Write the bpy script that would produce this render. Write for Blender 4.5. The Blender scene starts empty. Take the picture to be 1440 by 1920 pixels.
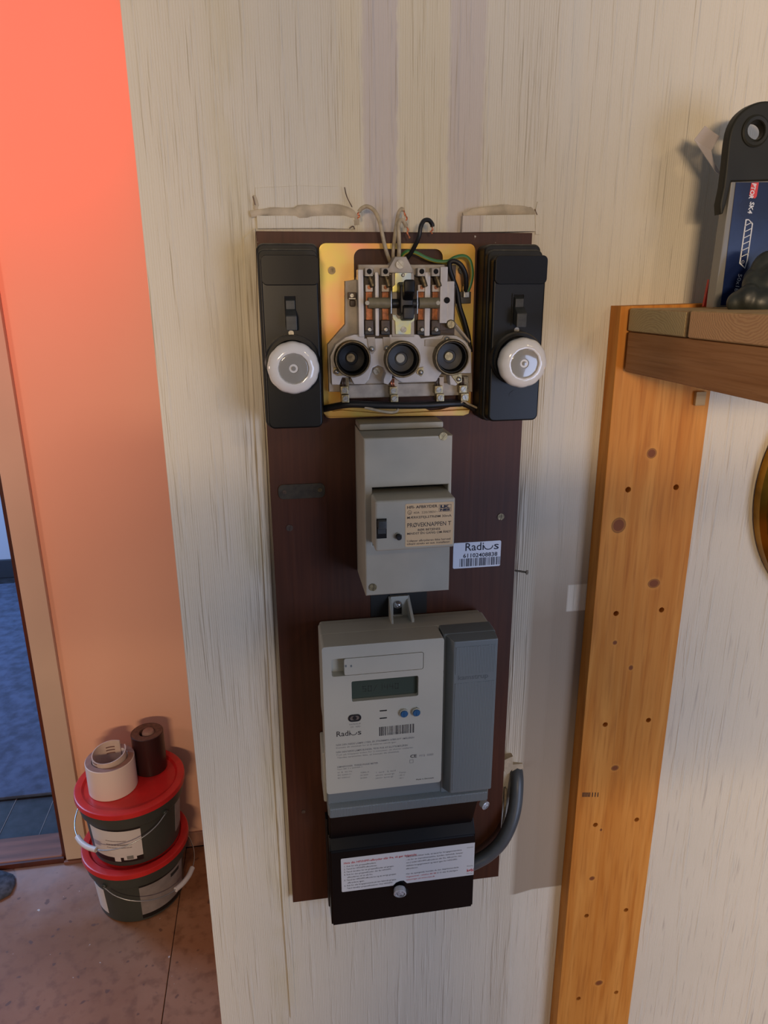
import bpy, bmesh, math, random
from mathutils import Vector, Matrix
random.seed(7)
SC = bpy.context.scene
COL = SC.collection
PI = math.pi

# ------------------------------------------------------------------ camera
F_PX = 1331.0
YAW, PITCH, ROLL = 0.157, 0.3035, -0.0055
CAM = Vector((0.0051, -0.6793, 1.4511))
_f = Vector((math.sin(YAW)*math.cos(PITCH), math.cos(YAW)*math.cos(PITCH), -math.sin(PITCH)))
_r0 = Vector((math.cos(YAW), -math.sin(YAW), 0))
_u0 = _r0.cross(_f)
_r = _r0*math.cos(ROLL) + _u0*math.sin(ROLL)
_u = -_r0*math.sin(ROLL) + _u0*math.cos(ROLL)
cam_d = bpy.data.cameras.new('camera')
cam = bpy.data.objects.new('camera', cam_d)
COL.objects.link(cam)
M = Matrix((( _r.x, _u.x, -_f.x, CAM.x), (_r.y, _u.y, -_f.y, CAM.y), (_r.z, _u.z, -_f.z, CAM.z), (0, 0, 0, 1)))
cam.matrix_world = M
cam_d.sensor_fit = 'VERTICAL'
cam_d.sensor_height = 24.0
cam_d.lens = 24.0*F_PX/1920.0
cam_d.clip_start = 0.02
SC.camera = cam

# ------------------------------------------------------------------ view, world, lights
SC.view_settings.view_transform = 'Standard'
SC.view_settings.look = 'None'
SC.view_settings.gamma = 1.0
SC.view_settings.use_curve_mapping = False
SC.view_settings.exposure = 0.12
wd = bpy.data.worlds.new('room_air'); SC.world = wd; wd.use_nodes = True
bg = wd.node_tree.nodes['Background']
bg.inputs[0].default_value = (0.72, 0.82, 1.0, 1); bg.inputs[1].default_value = 0.17

def lamp(name, kind, loc, power, col, size=0.1, target=None, sizey=None, spot=None, blend=0.5):
    l = bpy.data.lights.new(name, kind); l.energy = power; l.color = col
    if kind == 'AREA':
        l.shape = 'RECTANGLE'; l.size = size; l.size_y = sizey or size
    else:
        l.shadow_soft_size = size
    if kind == 'SPOT':
        l.spot_size = math.radians(spot); l.spot_blend = blend
    o = bpy.data.objects.new(name, l); COL.objects.link(o); o.location = loc
    if target:
        o.rotation_euler = (Vector(target)-Vector(loc)).to_track_quat('-Z', 'Y').to_euler()
    return o
lamp('warm_side_lamp', 'POINT', (1.20, -1.95, 2.22), 12, (1.0, 0.72, 0.43), 0.06)
lamp('warm_wide_lamp', 'AREA', (-0.30, -2.9, 1.62), 46, (1.0, 0.73, 0.46), 0.75, (0.1, 0, 1.45), 0.09)  # unseen warm lamp, shaped wide so the head's shadow washes out
lamp('window_daylight', 'AREA', (1.5, -2.1, 0.9), 21, (0.54, 0.66, 1.0), 1.0, (0.0, 0, 0.8), 1.2)
lamp('added_red_lamp', 'SPOT', (-0.35, 0.25, 2.3), 36, (1.0, 0.03, 0.05), 0.06, (-0.62, 0.97, 1.72), spot=78, blend=1.0)  # added out of view to give the hall wall its red glow
lamp('added_hall_fill', 'POINT', (-1.15, 0.04, 1.35), 6.5, (1.0, 0.70, 0.56), 0.08)  # added fill, unseen, to brighten the hall wall and floor
lamp('next_room_daylight', 'AREA', (-2.4, 2.0, 2.0), 60, (0.30, 0.55, 1.0), 0.9, (-1.2, 2.2, 0.3))

# ------------------------------------------------------------------ helpers
H0 = 1.5
def W(u, v, d):
    """millimetres on the meter board (u right, v up from its top edge, d out of the wall) -> world metres"""
    return Vector((u/1000, -d/1000, H0+v/1000))
def U(px, py, d):
    """photo pixel at depth d (mm in front of the wall plane) -> (u, v) in mm"""
    q = _f + _r*((px-720)/F_PX) - _u*((py-960)/F_PX)
    t = (-d/1000-CAM.y)/q.y
    p = CAM + q*t
    return (p.x*1000, (p.z-H0)*1000)

def lin(c):
    return tuple((x/12.92 if x <= .04045 else ((x+.055)/1.055)**2.4) for x in [k/255 for k in c]) + (1,)

def new(): return bmesh.new()
def bx(bm, u0, u1, v0, v1, d0, d1, bev=0.0, seg=2):
    """box in board mm; bev in mm"""
    b = bmesh.new()
    vs = [b.verts.new(W(u, v, d)) for d in (d0, d1) for v in (v0, v1) for u in (u0, u1)]
    for q in ((0,2,3,1),(4,5,7,6),(0,1,5,4),(2,6,7,3),(0,4,6,2),(1,3,7,5)): b.faces.new([vs[i] for i in q])
    bmesh.ops.recalc_face_normals(b, faces=b.faces)
    if bev > 0:
        bmesh.ops.bevel(b, geom=b.edges[:], offset=bev/1000, segments=seg, affect='EDGES', profile=0.5, clamp_overlap=True)
    merge(bm, b); return bm
def merge(bm, b, mtx=None):
    if mtx is not None: bmesh.ops.transform(b, matrix=mtx, verts=b.verts)
    me = bpy.data.meshes.new('tmp'); b.to_mesh(me); b.free(); bm.from_mesh(me); bpy.data.meshes.remove(me)
def wbox(bm, x0, x1, y0, y1, z0, z1, bev=0.0, seg=2):
    return bx(bm, x0*1000, x1*1000, (z0-H0)*1000, (z1-H0)*1000, -y0*1000, -y1*1000, bev*1000, seg)
def rrect(u0, u1, v0, v1, r, n=5):
    pts = []
    for cx, cy, a in ((u1-r, v1-r, 0), (u0+r, v1-r, 90), (u0+r, v0+r, 180), (u1-r, v0+r, 270)):
        for k in range(n+1):
            t = math.radians(a+90*k/n); pts.append((cx+r*math.cos(t), cy+r*math.sin(t)))
    return pts
def circ(cu, cv, r, n=24): return [(cu+r*math.cos(2*PI*k/n), cv+r*math.sin(2*PI*k/n)) for k in range(n)]
def prism(bm, outline, d0, d1, holes=(), bev=0.0, seg=2):
    """outline (u,v) mm extruded d0..d1, with holes cut right through"""
    b = bmesh.new(); edges = []
    for loop in [outline]+list(holes):
        vs = [b.verts.new(W(u, v, d1)) for u, v in loop]
        for i in range(len(vs)): edges.append(b.edges.new((vs[i], vs[(i+1) % len(vs)])))
    if holes:
        bmesh.ops.triangle_fill(b, use_beauty=True, use_dissolve=False, edges=edges)
    else:
        b.faces.new(b.verts[:])
    fs = b.faces[:]
    r = bmesh.ops.extrude_face_region(b, geom=fs)
    vv = [g for g in r['geom'] if isinstance(g, bmesh.types.BMVert)]
    bmesh.ops.translate(b, verts=vv, vec=(0, (d1-d0)/1000, 0))
    bmesh.ops.recalc_face_normals(b, faces=b.faces)
    if bev > 0:
        es = []
        for e in b.edges:
            if len(e.link_faces) == 2 and e.calc_face_angle(0) > 0.9 and all(abs(v.co.y+d1/1000) < 1e-6 for v in e.verts): es.append(e)
        bmesh.ops.bevel(b, geom=es, offset=bev/1000, segments=seg, affect='EDGES', profile=0.5, clamp_overlap=True)
    merge(bm, b); return bm
def frustum(bm, u0, u1, v0, v1, d0, U0, U1, V0, V1, d1, bev=0):
    b = bmesh.new()
    vs = [b.verts.new(W(*p)) for p in ((u0,v0,d0),(u1,v0,d0),(u0,v1,d0),(u1,v1,d0),(U0,V0,d1),(U1,V0,d1),(U0,V1,d1),(U1,V1,d1))]
    for q in ((0,2,3,1),(4,5,7,6),(0,1,5,4),(2,6,7,3),(0,4,6,2),(1,3,7,5)): b.faces.new([vs[i] for i in q])
    bmesh.ops.recalc_face_normals(b, faces=b.faces)
    if bev: bmesh.ops.bevel(b, geom=b.edges[:], offset=bev/1000, segments=2, affect='EDGES', profile=.5, clamp_overlap=True)
    merge(bm, b); return bm
def lathe(bm, prof, o, axis, n=32, wav=0, wn=0):
    """prof = [(r, h)] metres, revolved round axis at o; closed at r==0"""
    b = bmesh.new(); axis = Vector(axis).normalized(); q = axis.to_track_quat('Z', 'Y').to_matrix()
    rings = []
    for r, h in prof:
        if r < 1e-7: rings.append([b.verts.new(q@Vector((0, 0, h)))])
        else:
            rings.append([b.verts.new(q@Vector(((r*(1+wav*abs(math.cos(wn*PI*k/n))))*math.cos(2*PI*k/n), (r*(1+wav*abs(math.cos(wn*PI*k/n))))*math.sin(2*PI*k/n), h))) for k in range(n)])
    for a, c in zip(rings, rings[1:]):
        for k in range(n):
            k2 = (k+1) % n
            if len(a) == 1 and len(c) == 1: continue
            if len(a) == 1: b.faces.new((a[0], c[k2], c[k]))
            elif len(c) == 1: b.faces.new((a[k], a[k2], c[0]))
            else: b.faces.new((a[k], a[k2], c[k2], c[k]))
    for v in b.verts: v.co += Vector(o)
    bmesh.ops.recalc_face_normals(b, faces=b.faces)
    merge(bm, b); return bm
def cyl(bm, o, axis, r, h, n=20, bev=0.0):
    if bev: return lathe(bm, [(0, 0), (r, 0), (r, h-bev), (r-bev, h), (0, h)], o, axis, n)
    return lathe(bm, [(0, 0), (r, 0), (r, h), (0, h)], o, axis, n)
def smooth_path(pts, k=6):
    P = [Vector(p) for p in pts]; out = []
    for i in range(len(P)-1):
        p0 = P[i-1] if i else P[i]*2-P[i+1]; p1 = P[i]; p2 = P[i+1]; p3 = P[i+2] if i+2 < len(P) else P[i+1]*2-P[i]
        for j in range(k):
            t = j/k
            out.append(0.5*((2*p1)+(p2-p0)*t+(2*p0-5*p1+4*p2-p3)*t*t+(3*p1-p0-3*p2+p3)*t**3))
    out.append(P[-1]); return out
def tube(bm, pts, r, n=10, k=6, half=None, rfun=None):
    """swept tube; half: keep faces of one side only (for two-colour wire)"""
    path = smooth_path(pts, k) if k else [Vector(p) for p in pts]
    b = bmesh.new(); rings = []; up = Vector((0.13, -1, 0.21)).normalized()
    N = len(path)
    for i, p in enumerate(path):
        t = (path[min(i+1, N-1)]-path[max(i-1, 0)]).normalized()
        x = up.cross(t)
        if x.length < 1e-4: x = Vector((1, 0, 0)).cross(t)
        x.normalize(); y = t.cross(x).normalized(); up = y
        rr = r*(rfun(i/(N-1)) if rfun else 1)
        rings.append([b.verts.new(p+(x*math.cos(2*PI*j/n)+y*math.sin(2*PI*j/n))*rr) for j in range(n)])
    for a, c in zip(rings, rings[1:]):
        for j in range(n):
            if half is not None and ((j+n//4) % n < n//2) != half: continue
            b.faces.new((a[j], a[(j+1) % n], c[(j+1) % n], c[j]))
    if half is None:
        b.faces.new(rings[0]); b.faces.new(rings[-1][::-1])
        bmesh.ops.recalc_face_normals(b, faces=b.faces)
    merge(bm, b); return bm

def obj(name, bm, mat, parent=None, smooth=35, kind=None):
    me = bpy.data.meshes.new(name)
    if parent is not None:
        off = Vector(parent.get('_w', (0, 0, 0)))
        bmesh.ops.translate(bm, verts=bm.verts, vec=-off)
    bm.to_mesh(me); bm.free()
    if smooth:
        for p in me.polygons: p.use_smooth = True
        me.set_sharp_from_angle(angle=math.radians(smooth))
    me.materials.append(mat)
    o = bpy.data.objects.new(name, me); COL.objects.link(o)
    if 0 < smooth < 60:
        wn = o.modifiers.new('weighted_normal', 'WEIGHTED_NORMAL'); wn.keep_sharp = True
    if parent is not None:
        o.parent = parent; o['_w'] = tuple(parent.get('_w', (0, 0, 0)))
    if kind: o['kind'] = kind
    return o
def tag(o, label, cat, group=None):
    o['label'] = label; o['category'] = cat
    if group: o['group'] = group
    return o
def thing(name, label, cat, loc, group=None):
    o = bpy.data.objects.new(name, None); COL.objects.link(o); o.location = loc; o['_w'] = tuple(loc)
    o.empty_display_size = 0.01
    return tag(o, label, cat, group)
def dup(root, loc, label=None):
    r = root.copy(); COL.objects.link(r); r.location = loc
    if label: r['label'] = label
    for ch in list(root.children):
        c = ch.copy(); COL.objects.link(c); c.parent = r
        for g in ch.children:
            e = g.copy(); COL.objects.link(e); e.parent = c
    return r

# ---- materials
def mat(name, col, rough=0.5, metal=0.0, coat=0, spec=None, var=0.0, vscale=20, vcol=None, bump=0.0, bscale=200, stretch=(1, 1, 1), alpha=1, trans=0, detail=4, dust=None):
    m = bpy.data.materials.new(name); m.use_nodes = True
    nt = m.node_tree; N = nt.nodes; L = nt.links; p = N['Principled BSDF']
    p.inputs['Base Color'].default_value = lin(col); p.inputs['Roughness'].default_value = rough; p.inputs['Metallic'].default_value = metal
    if coat: p.inputs['Coat Weight'].default_value = coat
    if spec is not None: p.inputs['Specular IOR Level'].default_value = spec
    if trans: p.inputs['Transmission Weight'].default_value = trans; p.inputs['IOR'].default_value = 1.3
    if alpha < 1: p.inputs['Alpha'].default_value = alpha
    tc = N.new('ShaderNodeTexCoord'); mp = N.new('ShaderNodeMapping'); mp.inputs['Scale'].default_value = stretch
    L.new(tc.outputs['Object'], mp.inputs['Vector'])
    last = None
    if var or vcol:
        nz = N.new('ShaderNodeTexNoise'); nz.inputs['Scale'].default_value = vscale; nz.inputs['Detail'].default_value = detail
        L.new(mp.outputs[0], nz.inputs['Vector'])
        rp = N.new('ShaderNodeValToRGB'); rp.color_ramp.elements[0].position = .35; rp.color_ramp.elements[1].position = .65
        c = vcol or tuple(max(0, k*(1-var)) for k in col)
        rp.color_ramp.elements[0].color = lin(c); rp.color_ramp.elements[1].color = lin(col)
        L.new(nz.outputs[0], rp.inputs[0]); L.new(rp.outputs[0], p.inputs['Base Color']); last = rp.outputs[0]
    if dust:   # dust settles on faces that look up
        g = N.new('ShaderNodeNewGeometry'); sx = N.new('ShaderNodeSeparateXYZ'); L.new(g.outputs['Normal'], sx.inputs[0])
        nz2 = N.new('ShaderNodeTexNoise'); nz2.inputs['Scale'].default_value = 160; L.new(tc.outputs['Object'], nz2.inputs['Vector'])
        mr = N.new('ShaderNodeMapRange'); mr.inputs[1].default_value = .25; mr.inputs[2].default_value = .8; L.new(sx.outputs['Z'], mr.inputs[0])
        mu = N.new('ShaderNodeMath'); mu.operation = 'MULTIPLY'; L.new(mr.outputs[0], mu.inputs[0]); L.new(nz2.outputs[0], mu.inputs[1])
        mx = N.new('ShaderNodeMix'); mx.data_type = 'RGBA'; L.new(mu.outputs[0], mx.inputs[0])
        if last: L.new(last, mx.inputs[6])
        else: mx.inputs[6].default_value = lin(col)
        mx.inputs[7].default_value = lin(dust); L.new(mx.outputs[2], p.inputs['Base Color'])
    if bump:
        nz = N.new('ShaderNodeTexNoise'); nz.inputs['Scale'].default_value = bscale; nz.inputs['Detail'].default_value = 3
        L.new(mp.outputs[0], nz.inputs['Vector'])
        bp = N.new('ShaderNodeBump'); bp.inputs['Strength'].default_value = bump; bp.inputs['Distance'].default_value = 0.001
        L.new(nz.outputs[0], bp.inputs['Height']); L.new(bp.outputs[0], p.inputs['Normal'])
    return m

class NB:
    """small node-graph builder"""
    def __init__(s, name, rough=.7):
        s.m = bpy.data.materials.new(name); s.m.use_nodes = True; s.N = s.m.node_tree.nodes; s.L = s.m.node_tree.links
        s.p = s.N['Principled BSDF']; s.p.inputs['Roughness'].default_value = rough
        s.tc = s.N.new('ShaderNodeTexCoord'); s.xyz = s.N.new('ShaderNodeSeparateXYZ'); s.L.new(s.tc.outputs['Object'], s.xyz.inputs[0])
        s.x, s.y, s.z = s.xyz.outputs
    def _in(s, sock, v):
        if hasattr(v, 'links'): s.L.new(v, sock)
        else: sock.default_value = v
    def math(s, op, a, b=0, clamp=False):
        n = s.N.new('ShaderNodeMath'); n.operation = op; n.use_clamp = clamp; s._in(n.inputs[0], a); s._in(n.inputs[1], b); return n.outputs[0]
    def mr(s, v, a, b, c=0, d=1, smooth=False):
        n = s.N.new('ShaderNodeMapRange'); n.interpolation_type = 'SMOOTHSTEP' if smooth else 'LINEAR'
        s._in(n.inputs[0], v)
        for i, k in enumerate((a, b, c, d)): n.inputs[i+1].default_value = k
        return n.outputs[0]
    def band(s, v, a, b, e=.002):
        return s.math('MULTIPLY', s.mr(v, a-e, a+e), s.mr(v, b-e, b+e, 1, 0))
    def noise(s, sc, scale=1, detail=3, off=(0, 0, 0), rough=.5, dist=0):
        mp = s.N.new('ShaderNodeMapping'); mp.inputs['Scale'].default_value = sc; mp.inputs['Location'].default_value = off
        s.L.new(s.tc.outputs['Object'], mp.inputs[0])
        n = s.N.new('ShaderNodeTexNoise'); n.inputs['Scale'].default_value = scale; n.inputs['Detail'].default_value = detail; n.inputs['Roughness'].default_value = rough; n.inputs['Distortion'].default_value = dist
        s.L.new(mp.outputs[0], n.inputs['Vector']); return n.outputs[0]
    def mix(s, f, a, b):
        n = s.N.new('ShaderNodeMix'); n.data_type = 'RGBA'; s._in(n.inputs[0], f)
        for i, k in ((6, a), (7, b)):
            if isinstance(k, tuple): n.inputs[i].default_value = lin(k)
            else: s.L.new(k, n.inputs[i])
        return n.outputs[2]
    def bump(s, h, strength, dist=.001):
        b = s.N.new('ShaderNodeBump'); b.inputs['Strength'].default_value = strength; b.inputs['Distance'].default_value = dist
        s.L.new(h, b.inputs['Height']); s.L.new(b.outputs[0], s.p.inputs['Normal'])
    def color(s, c): s.L.new(c, s.p.inputs['Base Color'])

# wallpaper with fine upright ribs and coarser raised runs, one stretch smoothed and browned as painted shade
w = NB('ribbed_wallpaper', .75)
wob = w.noise((40, 1, 7), 1, 2, (2, 0, 0))
ribs = w.math('ADD', w.math('MULTIPLY', w.math('SINE', w.math('ADD', w.math('MULTIPLY', w.x, 2*PI/.0021), w.math('MULTIPLY', wob, 7))), .16), w.noise((620, 1, 9), 1, 2))
runs = w.mr(w.noise((130, 1, 6), 1, 3, (3, 0, 1), dist=.12), .54, .68, 0, 1)
fine = w.noise((900, 900, 260), 1, 2)
zz = w.math('SUBTRACT', w.z, H0)
smooth_shade = w.math('MULTIPLY', w.band(w.x, .272, .352, .004), w.math('MULTIPLY', w.mr(zz, -.778, -.776), w.mr(w.math('ADD', zz, w.math('MULTIPLY', w.noise((9, 9, 9), 1, 3), .12)), -.33, -.14, 1, 0)))
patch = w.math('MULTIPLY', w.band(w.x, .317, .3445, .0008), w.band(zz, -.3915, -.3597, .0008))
smooth_shade = w.math('MULTIPLY', smooth_shade, w.math('SUBTRACT', 1, patch))
rough_on = w.math('SUBTRACT', 1, w.math('MULTIPLY', smooth_shade, .93))
h = w.math('ADD', w.math('MULTIPLY', ribs, .55), w.math('MULTIPLY', runs, 1.25))
h = w.math('ADD', h, w.math('MULTIPLY', fine, .12))
h = w.math('MULTIPLY', h, rough_on)
w.bump(h, .8, .0010)
base = w.mix(w.noise((5, 5, 5), 1, 4), (222, 212, 192), (205, 196, 176))
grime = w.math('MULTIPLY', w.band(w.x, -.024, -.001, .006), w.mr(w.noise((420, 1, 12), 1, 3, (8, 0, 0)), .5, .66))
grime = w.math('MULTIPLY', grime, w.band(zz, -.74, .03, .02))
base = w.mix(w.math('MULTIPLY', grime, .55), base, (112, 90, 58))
base = w.mix(w.math('MULTIPLY', smooth_shade, .8), base, (142, 122, 98))  # shade between board and upright, put into the wall colour as brown
yel = w.math('MULTIPLY', w.band(w.x, -.03, .0, .012), w.mr(w.noise((14, 1, 9), 1, 3), .45, .6))
base = w.mix(w.math('MULTIPLY', yel, .3), base, (196, 180, 128))
groove = w.math('MULTIPLY', w.band(w.x, .46, 3, .02), w.mr(w.noise((190, 1, 9), 1, 3, (1, 0, 4), dist=.12), .62, .68))
base = w.mix(w.math('MULTIPLY', groove, .35), base, (130, 116, 110))
upz = w.mr(zz, -.012, -.006)
edge = w.math('MULTIPLY', w.math('SUBTRACT', w.noise((50, 1, 60), 1, 3), .5), .006)
xe = w.math('ADD', w.x, edge)
lil = w.math('ADD', w.band(xe, .0957, .1265, .0007), w.band(xe, .1715, .2035, .0016))
crm = w.math('ADD', w.band(xe, .0755, .0957, .004), w.band(xe, .1275, .1710, .002))
base = w.mix(w.math('MULTIPLY', w.math('MULTIPLY', lil, upz), .62), base, (194, 180, 172))
base = w.mix(w.math('MULTIPLY', w.math('MULTIPLY', crm, upz), .4), base, (220, 206, 170))
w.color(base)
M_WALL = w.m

w = NB('pink_painted_wall', .6)
w.color(w.mix(w.noise((2.5, 2.5, 2.5), 1, 4), (236, 184, 156), (228, 172, 142)))
w.bump(w.noise((60, 60, 60), 1, 3), .15, .001)
M_PINK = w.m

w = NB('varnished_brown_board', .5); w.p.inputs['Specular IOR Level'].default_value = .3
gr = w.noise((260, 260, 9), 1, 4)
c = w.mix(w.mr(gr, .3, .7), (66, 32, 16), (80, 42, 23))
blot = w.mr(w.noise((14, 14, 9), 1, 3, (2, 0, 0)), .45, .7)
c = w.mix(w.math('MULTIPLY', blot, .5), c, (52, 34, 20))
flk = w.math('MULTIPLY', w.mr(w.noise((260, 260, 200), 1, 3, (5, 5, 1)), .71, .74), w.mr(w.math('SUBTRACT', w.z, .737), -.02, -.004))
c = w.mix(flk, c, (200, 190, 175))
w.color(c); w.bump(gr, .25, .0004)
M_BOARD = w.m

def wood(name, a, b, k, knots=(), axis='Z', rough=.5, figure=1.0):
    """planed pine: long grain, darker figure; knots = [(x, z, rx, rz)] world metres"""
    w = NB(name, rough); w.p.inputs['Specular IOR Level'].default_value = .2
    sc = {'Z': (55, 30, 3.0), 'Y': (40, 3.0, 90), 'X': (3.0, 40, 90)}[axis]
    g1 = w.noise(sc, 1, 5, dist=1.2); g2 = w.noise(tuple(q*5 for q in sc), 1, 3, (4, 1, 2))
    c = w.mix(w.mr(g1, .35, .68), a, b)
    c = w.mix(w.math('MULTIPLY', w.mr(g2, .48, .72), .45*figure), c, k)
    c0 = c
    for (kx, kz, rx, rz) in knots:
        dx = w.math('DIVIDE', w.math('SUBTRACT', w.x, kx), rx); dz = w.math('DIVIDE', w.math('SUBTRACT', w.z, kz), rz)
        d = w.math('SQRT', w.math('ADD', w.math('MULTIPLY', dx, dx), w.math('MULTIPLY', dz, dz)))
        c = w.mix(w.math('MULTIPLY', w.mr(d, .95, 1.9, 1, 0), .6), c, a)
        c = w.mix(w.mr(d, .75, 1.05, 1, 0), c, (128, 72, 38))
        c = w.mix(w.math('MULTIPLY', w.mr(w.math('ABSOLUTE', w.math('SUBTRACT', d, 1.0)), 0, .14, 1, 0), .7), c, (78, 44, 22))
    w.color(c); w.bump(g2, .2, .0005); return w.m

w = NB('worn_fibre_board_floor', .55)
n1 = w.noise((5, 5, 5), 1, 5); n2 = w.noise((38, 38, 38), 1, 4, (3, 1, 0)); n3 = w.noise((60, 60, 60), 1, 2, (9, 4, 0))
c = w.mix(w.mr(n1, .38, .62), (146, 94, 60), (164, 114, 82))
c = w.mix(w.math('MULTIPLY', w.mr(n2, .5, .68), .5), c, (104, 62, 36))
near = w.math('MULTIPLY', w.mr(w.math('ADD', w.y, w.math('MULTIPLY', n1, .5)), .98, 1.25), w.mr(w.x, -.30, -.46))
c = w.mix(w.math('MULTIPLY', near, .8), c, (172, 152, 150))
amber = w.math('MULTIPLY', w.band(w.x, -.72, -.40, .12), w.band(w.math('ADD', w.y, w.math('MULTIPLY', n1, .2)), .72, .90, .07))
c = w.mix(w.math('MULTIPLY', amber, .6), c, (126, 74, 26))
c = w.mix(w.mr(n3, .735, .76), c, (206, 196, 190))
c = w.mix(w.math('MULTIPLY', w.mr(w.noise((45, 45, 45), 1, 1, (1, 7, 0)), .68, .73), .6), c, (78, 50, 44))
w.color(c); w.bump(n2, .2, .001)
M_FLOOR = w.m

M_BLACK = mat('black_bakelite', (9, 11, 11), .36, var=.2, vscale=60, dust=(104, 98, 86), spec=.3)
M_BLACKD = mat('dusty_black_bakelite', (30, 29, 26), .5, spec=.3, var=.3, vscale=90, dust=(120, 114, 98))
M_TOG = mat('dark_grey_toggle_plastic', (54, 55, 52), .5, var=.2, vscale=300)
M_BLK = mat('matt_black_plastic', (18, 18, 19), .45)
M_BLKG = mat('glossy_black_plastic', (9, 9, 11), .36, spec=.2)
M_CREAM = mat('yellowed_cream_plastic', (176, 169, 150), .42, var=.05, vscale=30)
M_CREAM2 = mat('aged_beige_plastic', (198, 180, 158), .45, var=.06, vscale=30)
M_METER = mat('meter_white_plastic', (180, 177, 162), .42, var=.03, vscale=20)
M_GREY = mat('meter_grey_plastic', (106, 113, 113), .42)
M_DARKGAP = mat('dark_gap', (14, 12, 11), .9)
M_PORC = mat('white_glazed_porcelain', (226, 222, 214), .14, coat=.6)
M_GLASS = mat('cloudy_fuse_window', (150, 146, 136), .12, coat=1)
M_CER = mat('grey_beige_ceramic', (186, 174, 158), .5, var=.18, vscale=70, bump=.1)
M_CERW = mat('pale_glazed_ceramic', (208, 202, 196), .3, var=.08, vscale=60)
M_BRASS = mat('aged_brass', (170, 154, 116), .35, metal=.85, var=.25, vscale=400)
M_STEEL = mat('dull_steel', (170, 166, 156), .32, metal=.85, var=.2, vscale=500)
M_NICK = mat('tarnished_nickel', (128, 112, 84), .38, metal=.8, var=.3, vscale=300)
M_COPPER = mat('copper_strip', (168, 104, 66), .42, metal=.6, var=.3, vscale=260)
M_CUW = mat('bare_copper_strands', (206, 128, 92), .35, metal=.85)
M_BROWN = mat('brown_phenolic', (84, 64, 48), .5, var=.3, vscale=200)
M_SHAFT = mat('olive_plastic_shaft', (122, 112, 84), .5, var=.12, vscale=200)
M_WCREAM = mat('old_cream_wire_insulation', (190, 172, 140), .55, var=.15, vscale=200)
M_WBLACK = mat('black_wire_insulation', (24, 23, 22), .45)
M_WGREEN = mat('green_wire_insulation', (58, 116, 58), .4)
M_WYEL = mat('yellow_wire_stripe', (178, 158, 60), .4)
M_WGREY = mat('grey_conduit_rubber', (78, 82, 84), .38, var=.12, vscale=60)
M_INK = mat('dark_print', (44, 42, 42), .6)
M_INKB = mat('navy_print', (26, 28, 48), .6)
M_INKL = mat('faded_print', (122, 122, 118), .6)
M_INKR = mat('red_print', (178, 40, 44), .6)
M_INKBR = mat('brown_black_print', (58, 46, 36), .6)
M_STICK = mat('white_sticker_paper', (222, 226, 236), .4)
M_STICK2 = mat('instruction_sticker_paper', (206, 206, 204), .35)
M_LAB = mat('tan_rating_label', (222, 188, 140), .5, var=.04, vscale=40)
M_LCD = mat('lcd_glass', (62, 72, 64), .12, coat=.6)
M_LCDS = mat('lcd_segment', (40, 46, 42), .3)
M_BLUE = mat('blue_button', (34, 86, 128), .4)
M_RED = mat('red_bucket_lid_plastic', (206, 40, 40), .35, var=.06, vscale=30)
M_BUCK = mat('dark_grey_bucket_plastic', (62, 66, 62), .42, var=.08, vscale=12)
M_WHITEP = mat('white_plastic', (214, 206, 204), .4)
M_GREYP = mat('label_grey_print', (150, 140, 138), .5, var=.1, vscale=40)
M_TAPE = mat('white_tape_layers', (226, 206, 196), .4)
M_CARD = mat('brown_cardboard_core', (156, 118, 104), .8, var=.1, vscale=60)
M_CARD2 = mat('pale_cardboard_inside', (206, 180, 164), .8, var=.05, vscale=50)
M_DKTAPE = mat('dark_brown_tape', (50, 22, 20), .35)
M_DKTOP = mat('dark_brown_tape_edge', (104, 70, 60), .5, var=.25, vscale=120)
M_WIRE = mat('galvanised_wire', (176, 176, 178), .3, metal=.8)
M_TRIM = mat('greige_painted_trim', (206, 180, 158), .5, var=.04, vscale=4)
M_JAMB = mat('red_brown_stained_wood', (92, 42, 24), .4, var=.3, vscale=20, stretch=(1, 1, .2))
M_THR = mat('worn_threshold_wood', (142, 92, 74), .5, var=.25, vscale=14, stretch=(.3, 3, 1))
M_BOARDS = mat('dark_painted_floorboards', (50, 52, 60), .5, var=.35, vscale=30)
M_RUG = mat('blue_grey_rug', (78, 92, 120), .9, var=.25, vscale=26, bump=.4, bscale=300)
M_RAG = mat('blue_grey_rag', (92, 94, 106), .9, var=.4, vscale=60, bump=.4)
M_FARW = mat('pale_blue_far_wall', (170, 190, 214), .7)
M_FARB = mat('dark_far_skirting', (40, 52, 66), .5)
M_GLOVE = mat('dark_green_rubber_glove', (52, 56, 50), .42, var=.35, vscale=60, bump=.3, bscale=120)
M_HOOK = mat('black_hanger_plastic', (40, 39, 31), .5, spec=.25, var=.12, vscale=30)
M_CLEAR = mat('frosted_clear_plastic', (206, 198, 198), .25, alpha=.62, spec=.6)
M_PACKG = mat('grey_clear_plastic_case', (128, 126, 120), .25, coat=.5)
M_NAVY = mat('navy_blue_card', (26, 44, 92), .25, coat=.6, vcol=(18, 24, 52), vscale=14)
M_WPRINT = mat('white_print', (214, 218, 226), .5)
M_REDP = mat('red_card_print', (206, 52, 44), .4)
M_GOLD = mat('polished_brass', (168, 120, 34), .22, metal=.9, var=.3, vscale=30)
M_CLAMP = mat('olive_plate_enamel', (58, 52, 40), .4, var=.3, vscale=200)
M_PLASTER = mat('torn_wallpaper_edge', (208, 190, 160), .85, var=.18, vscale=60, bump=.5, bscale=160)
M_CRACK = mat('dark_brown_old_paint', (128, 98, 72), .7, var=.3, vscale=100)

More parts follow.
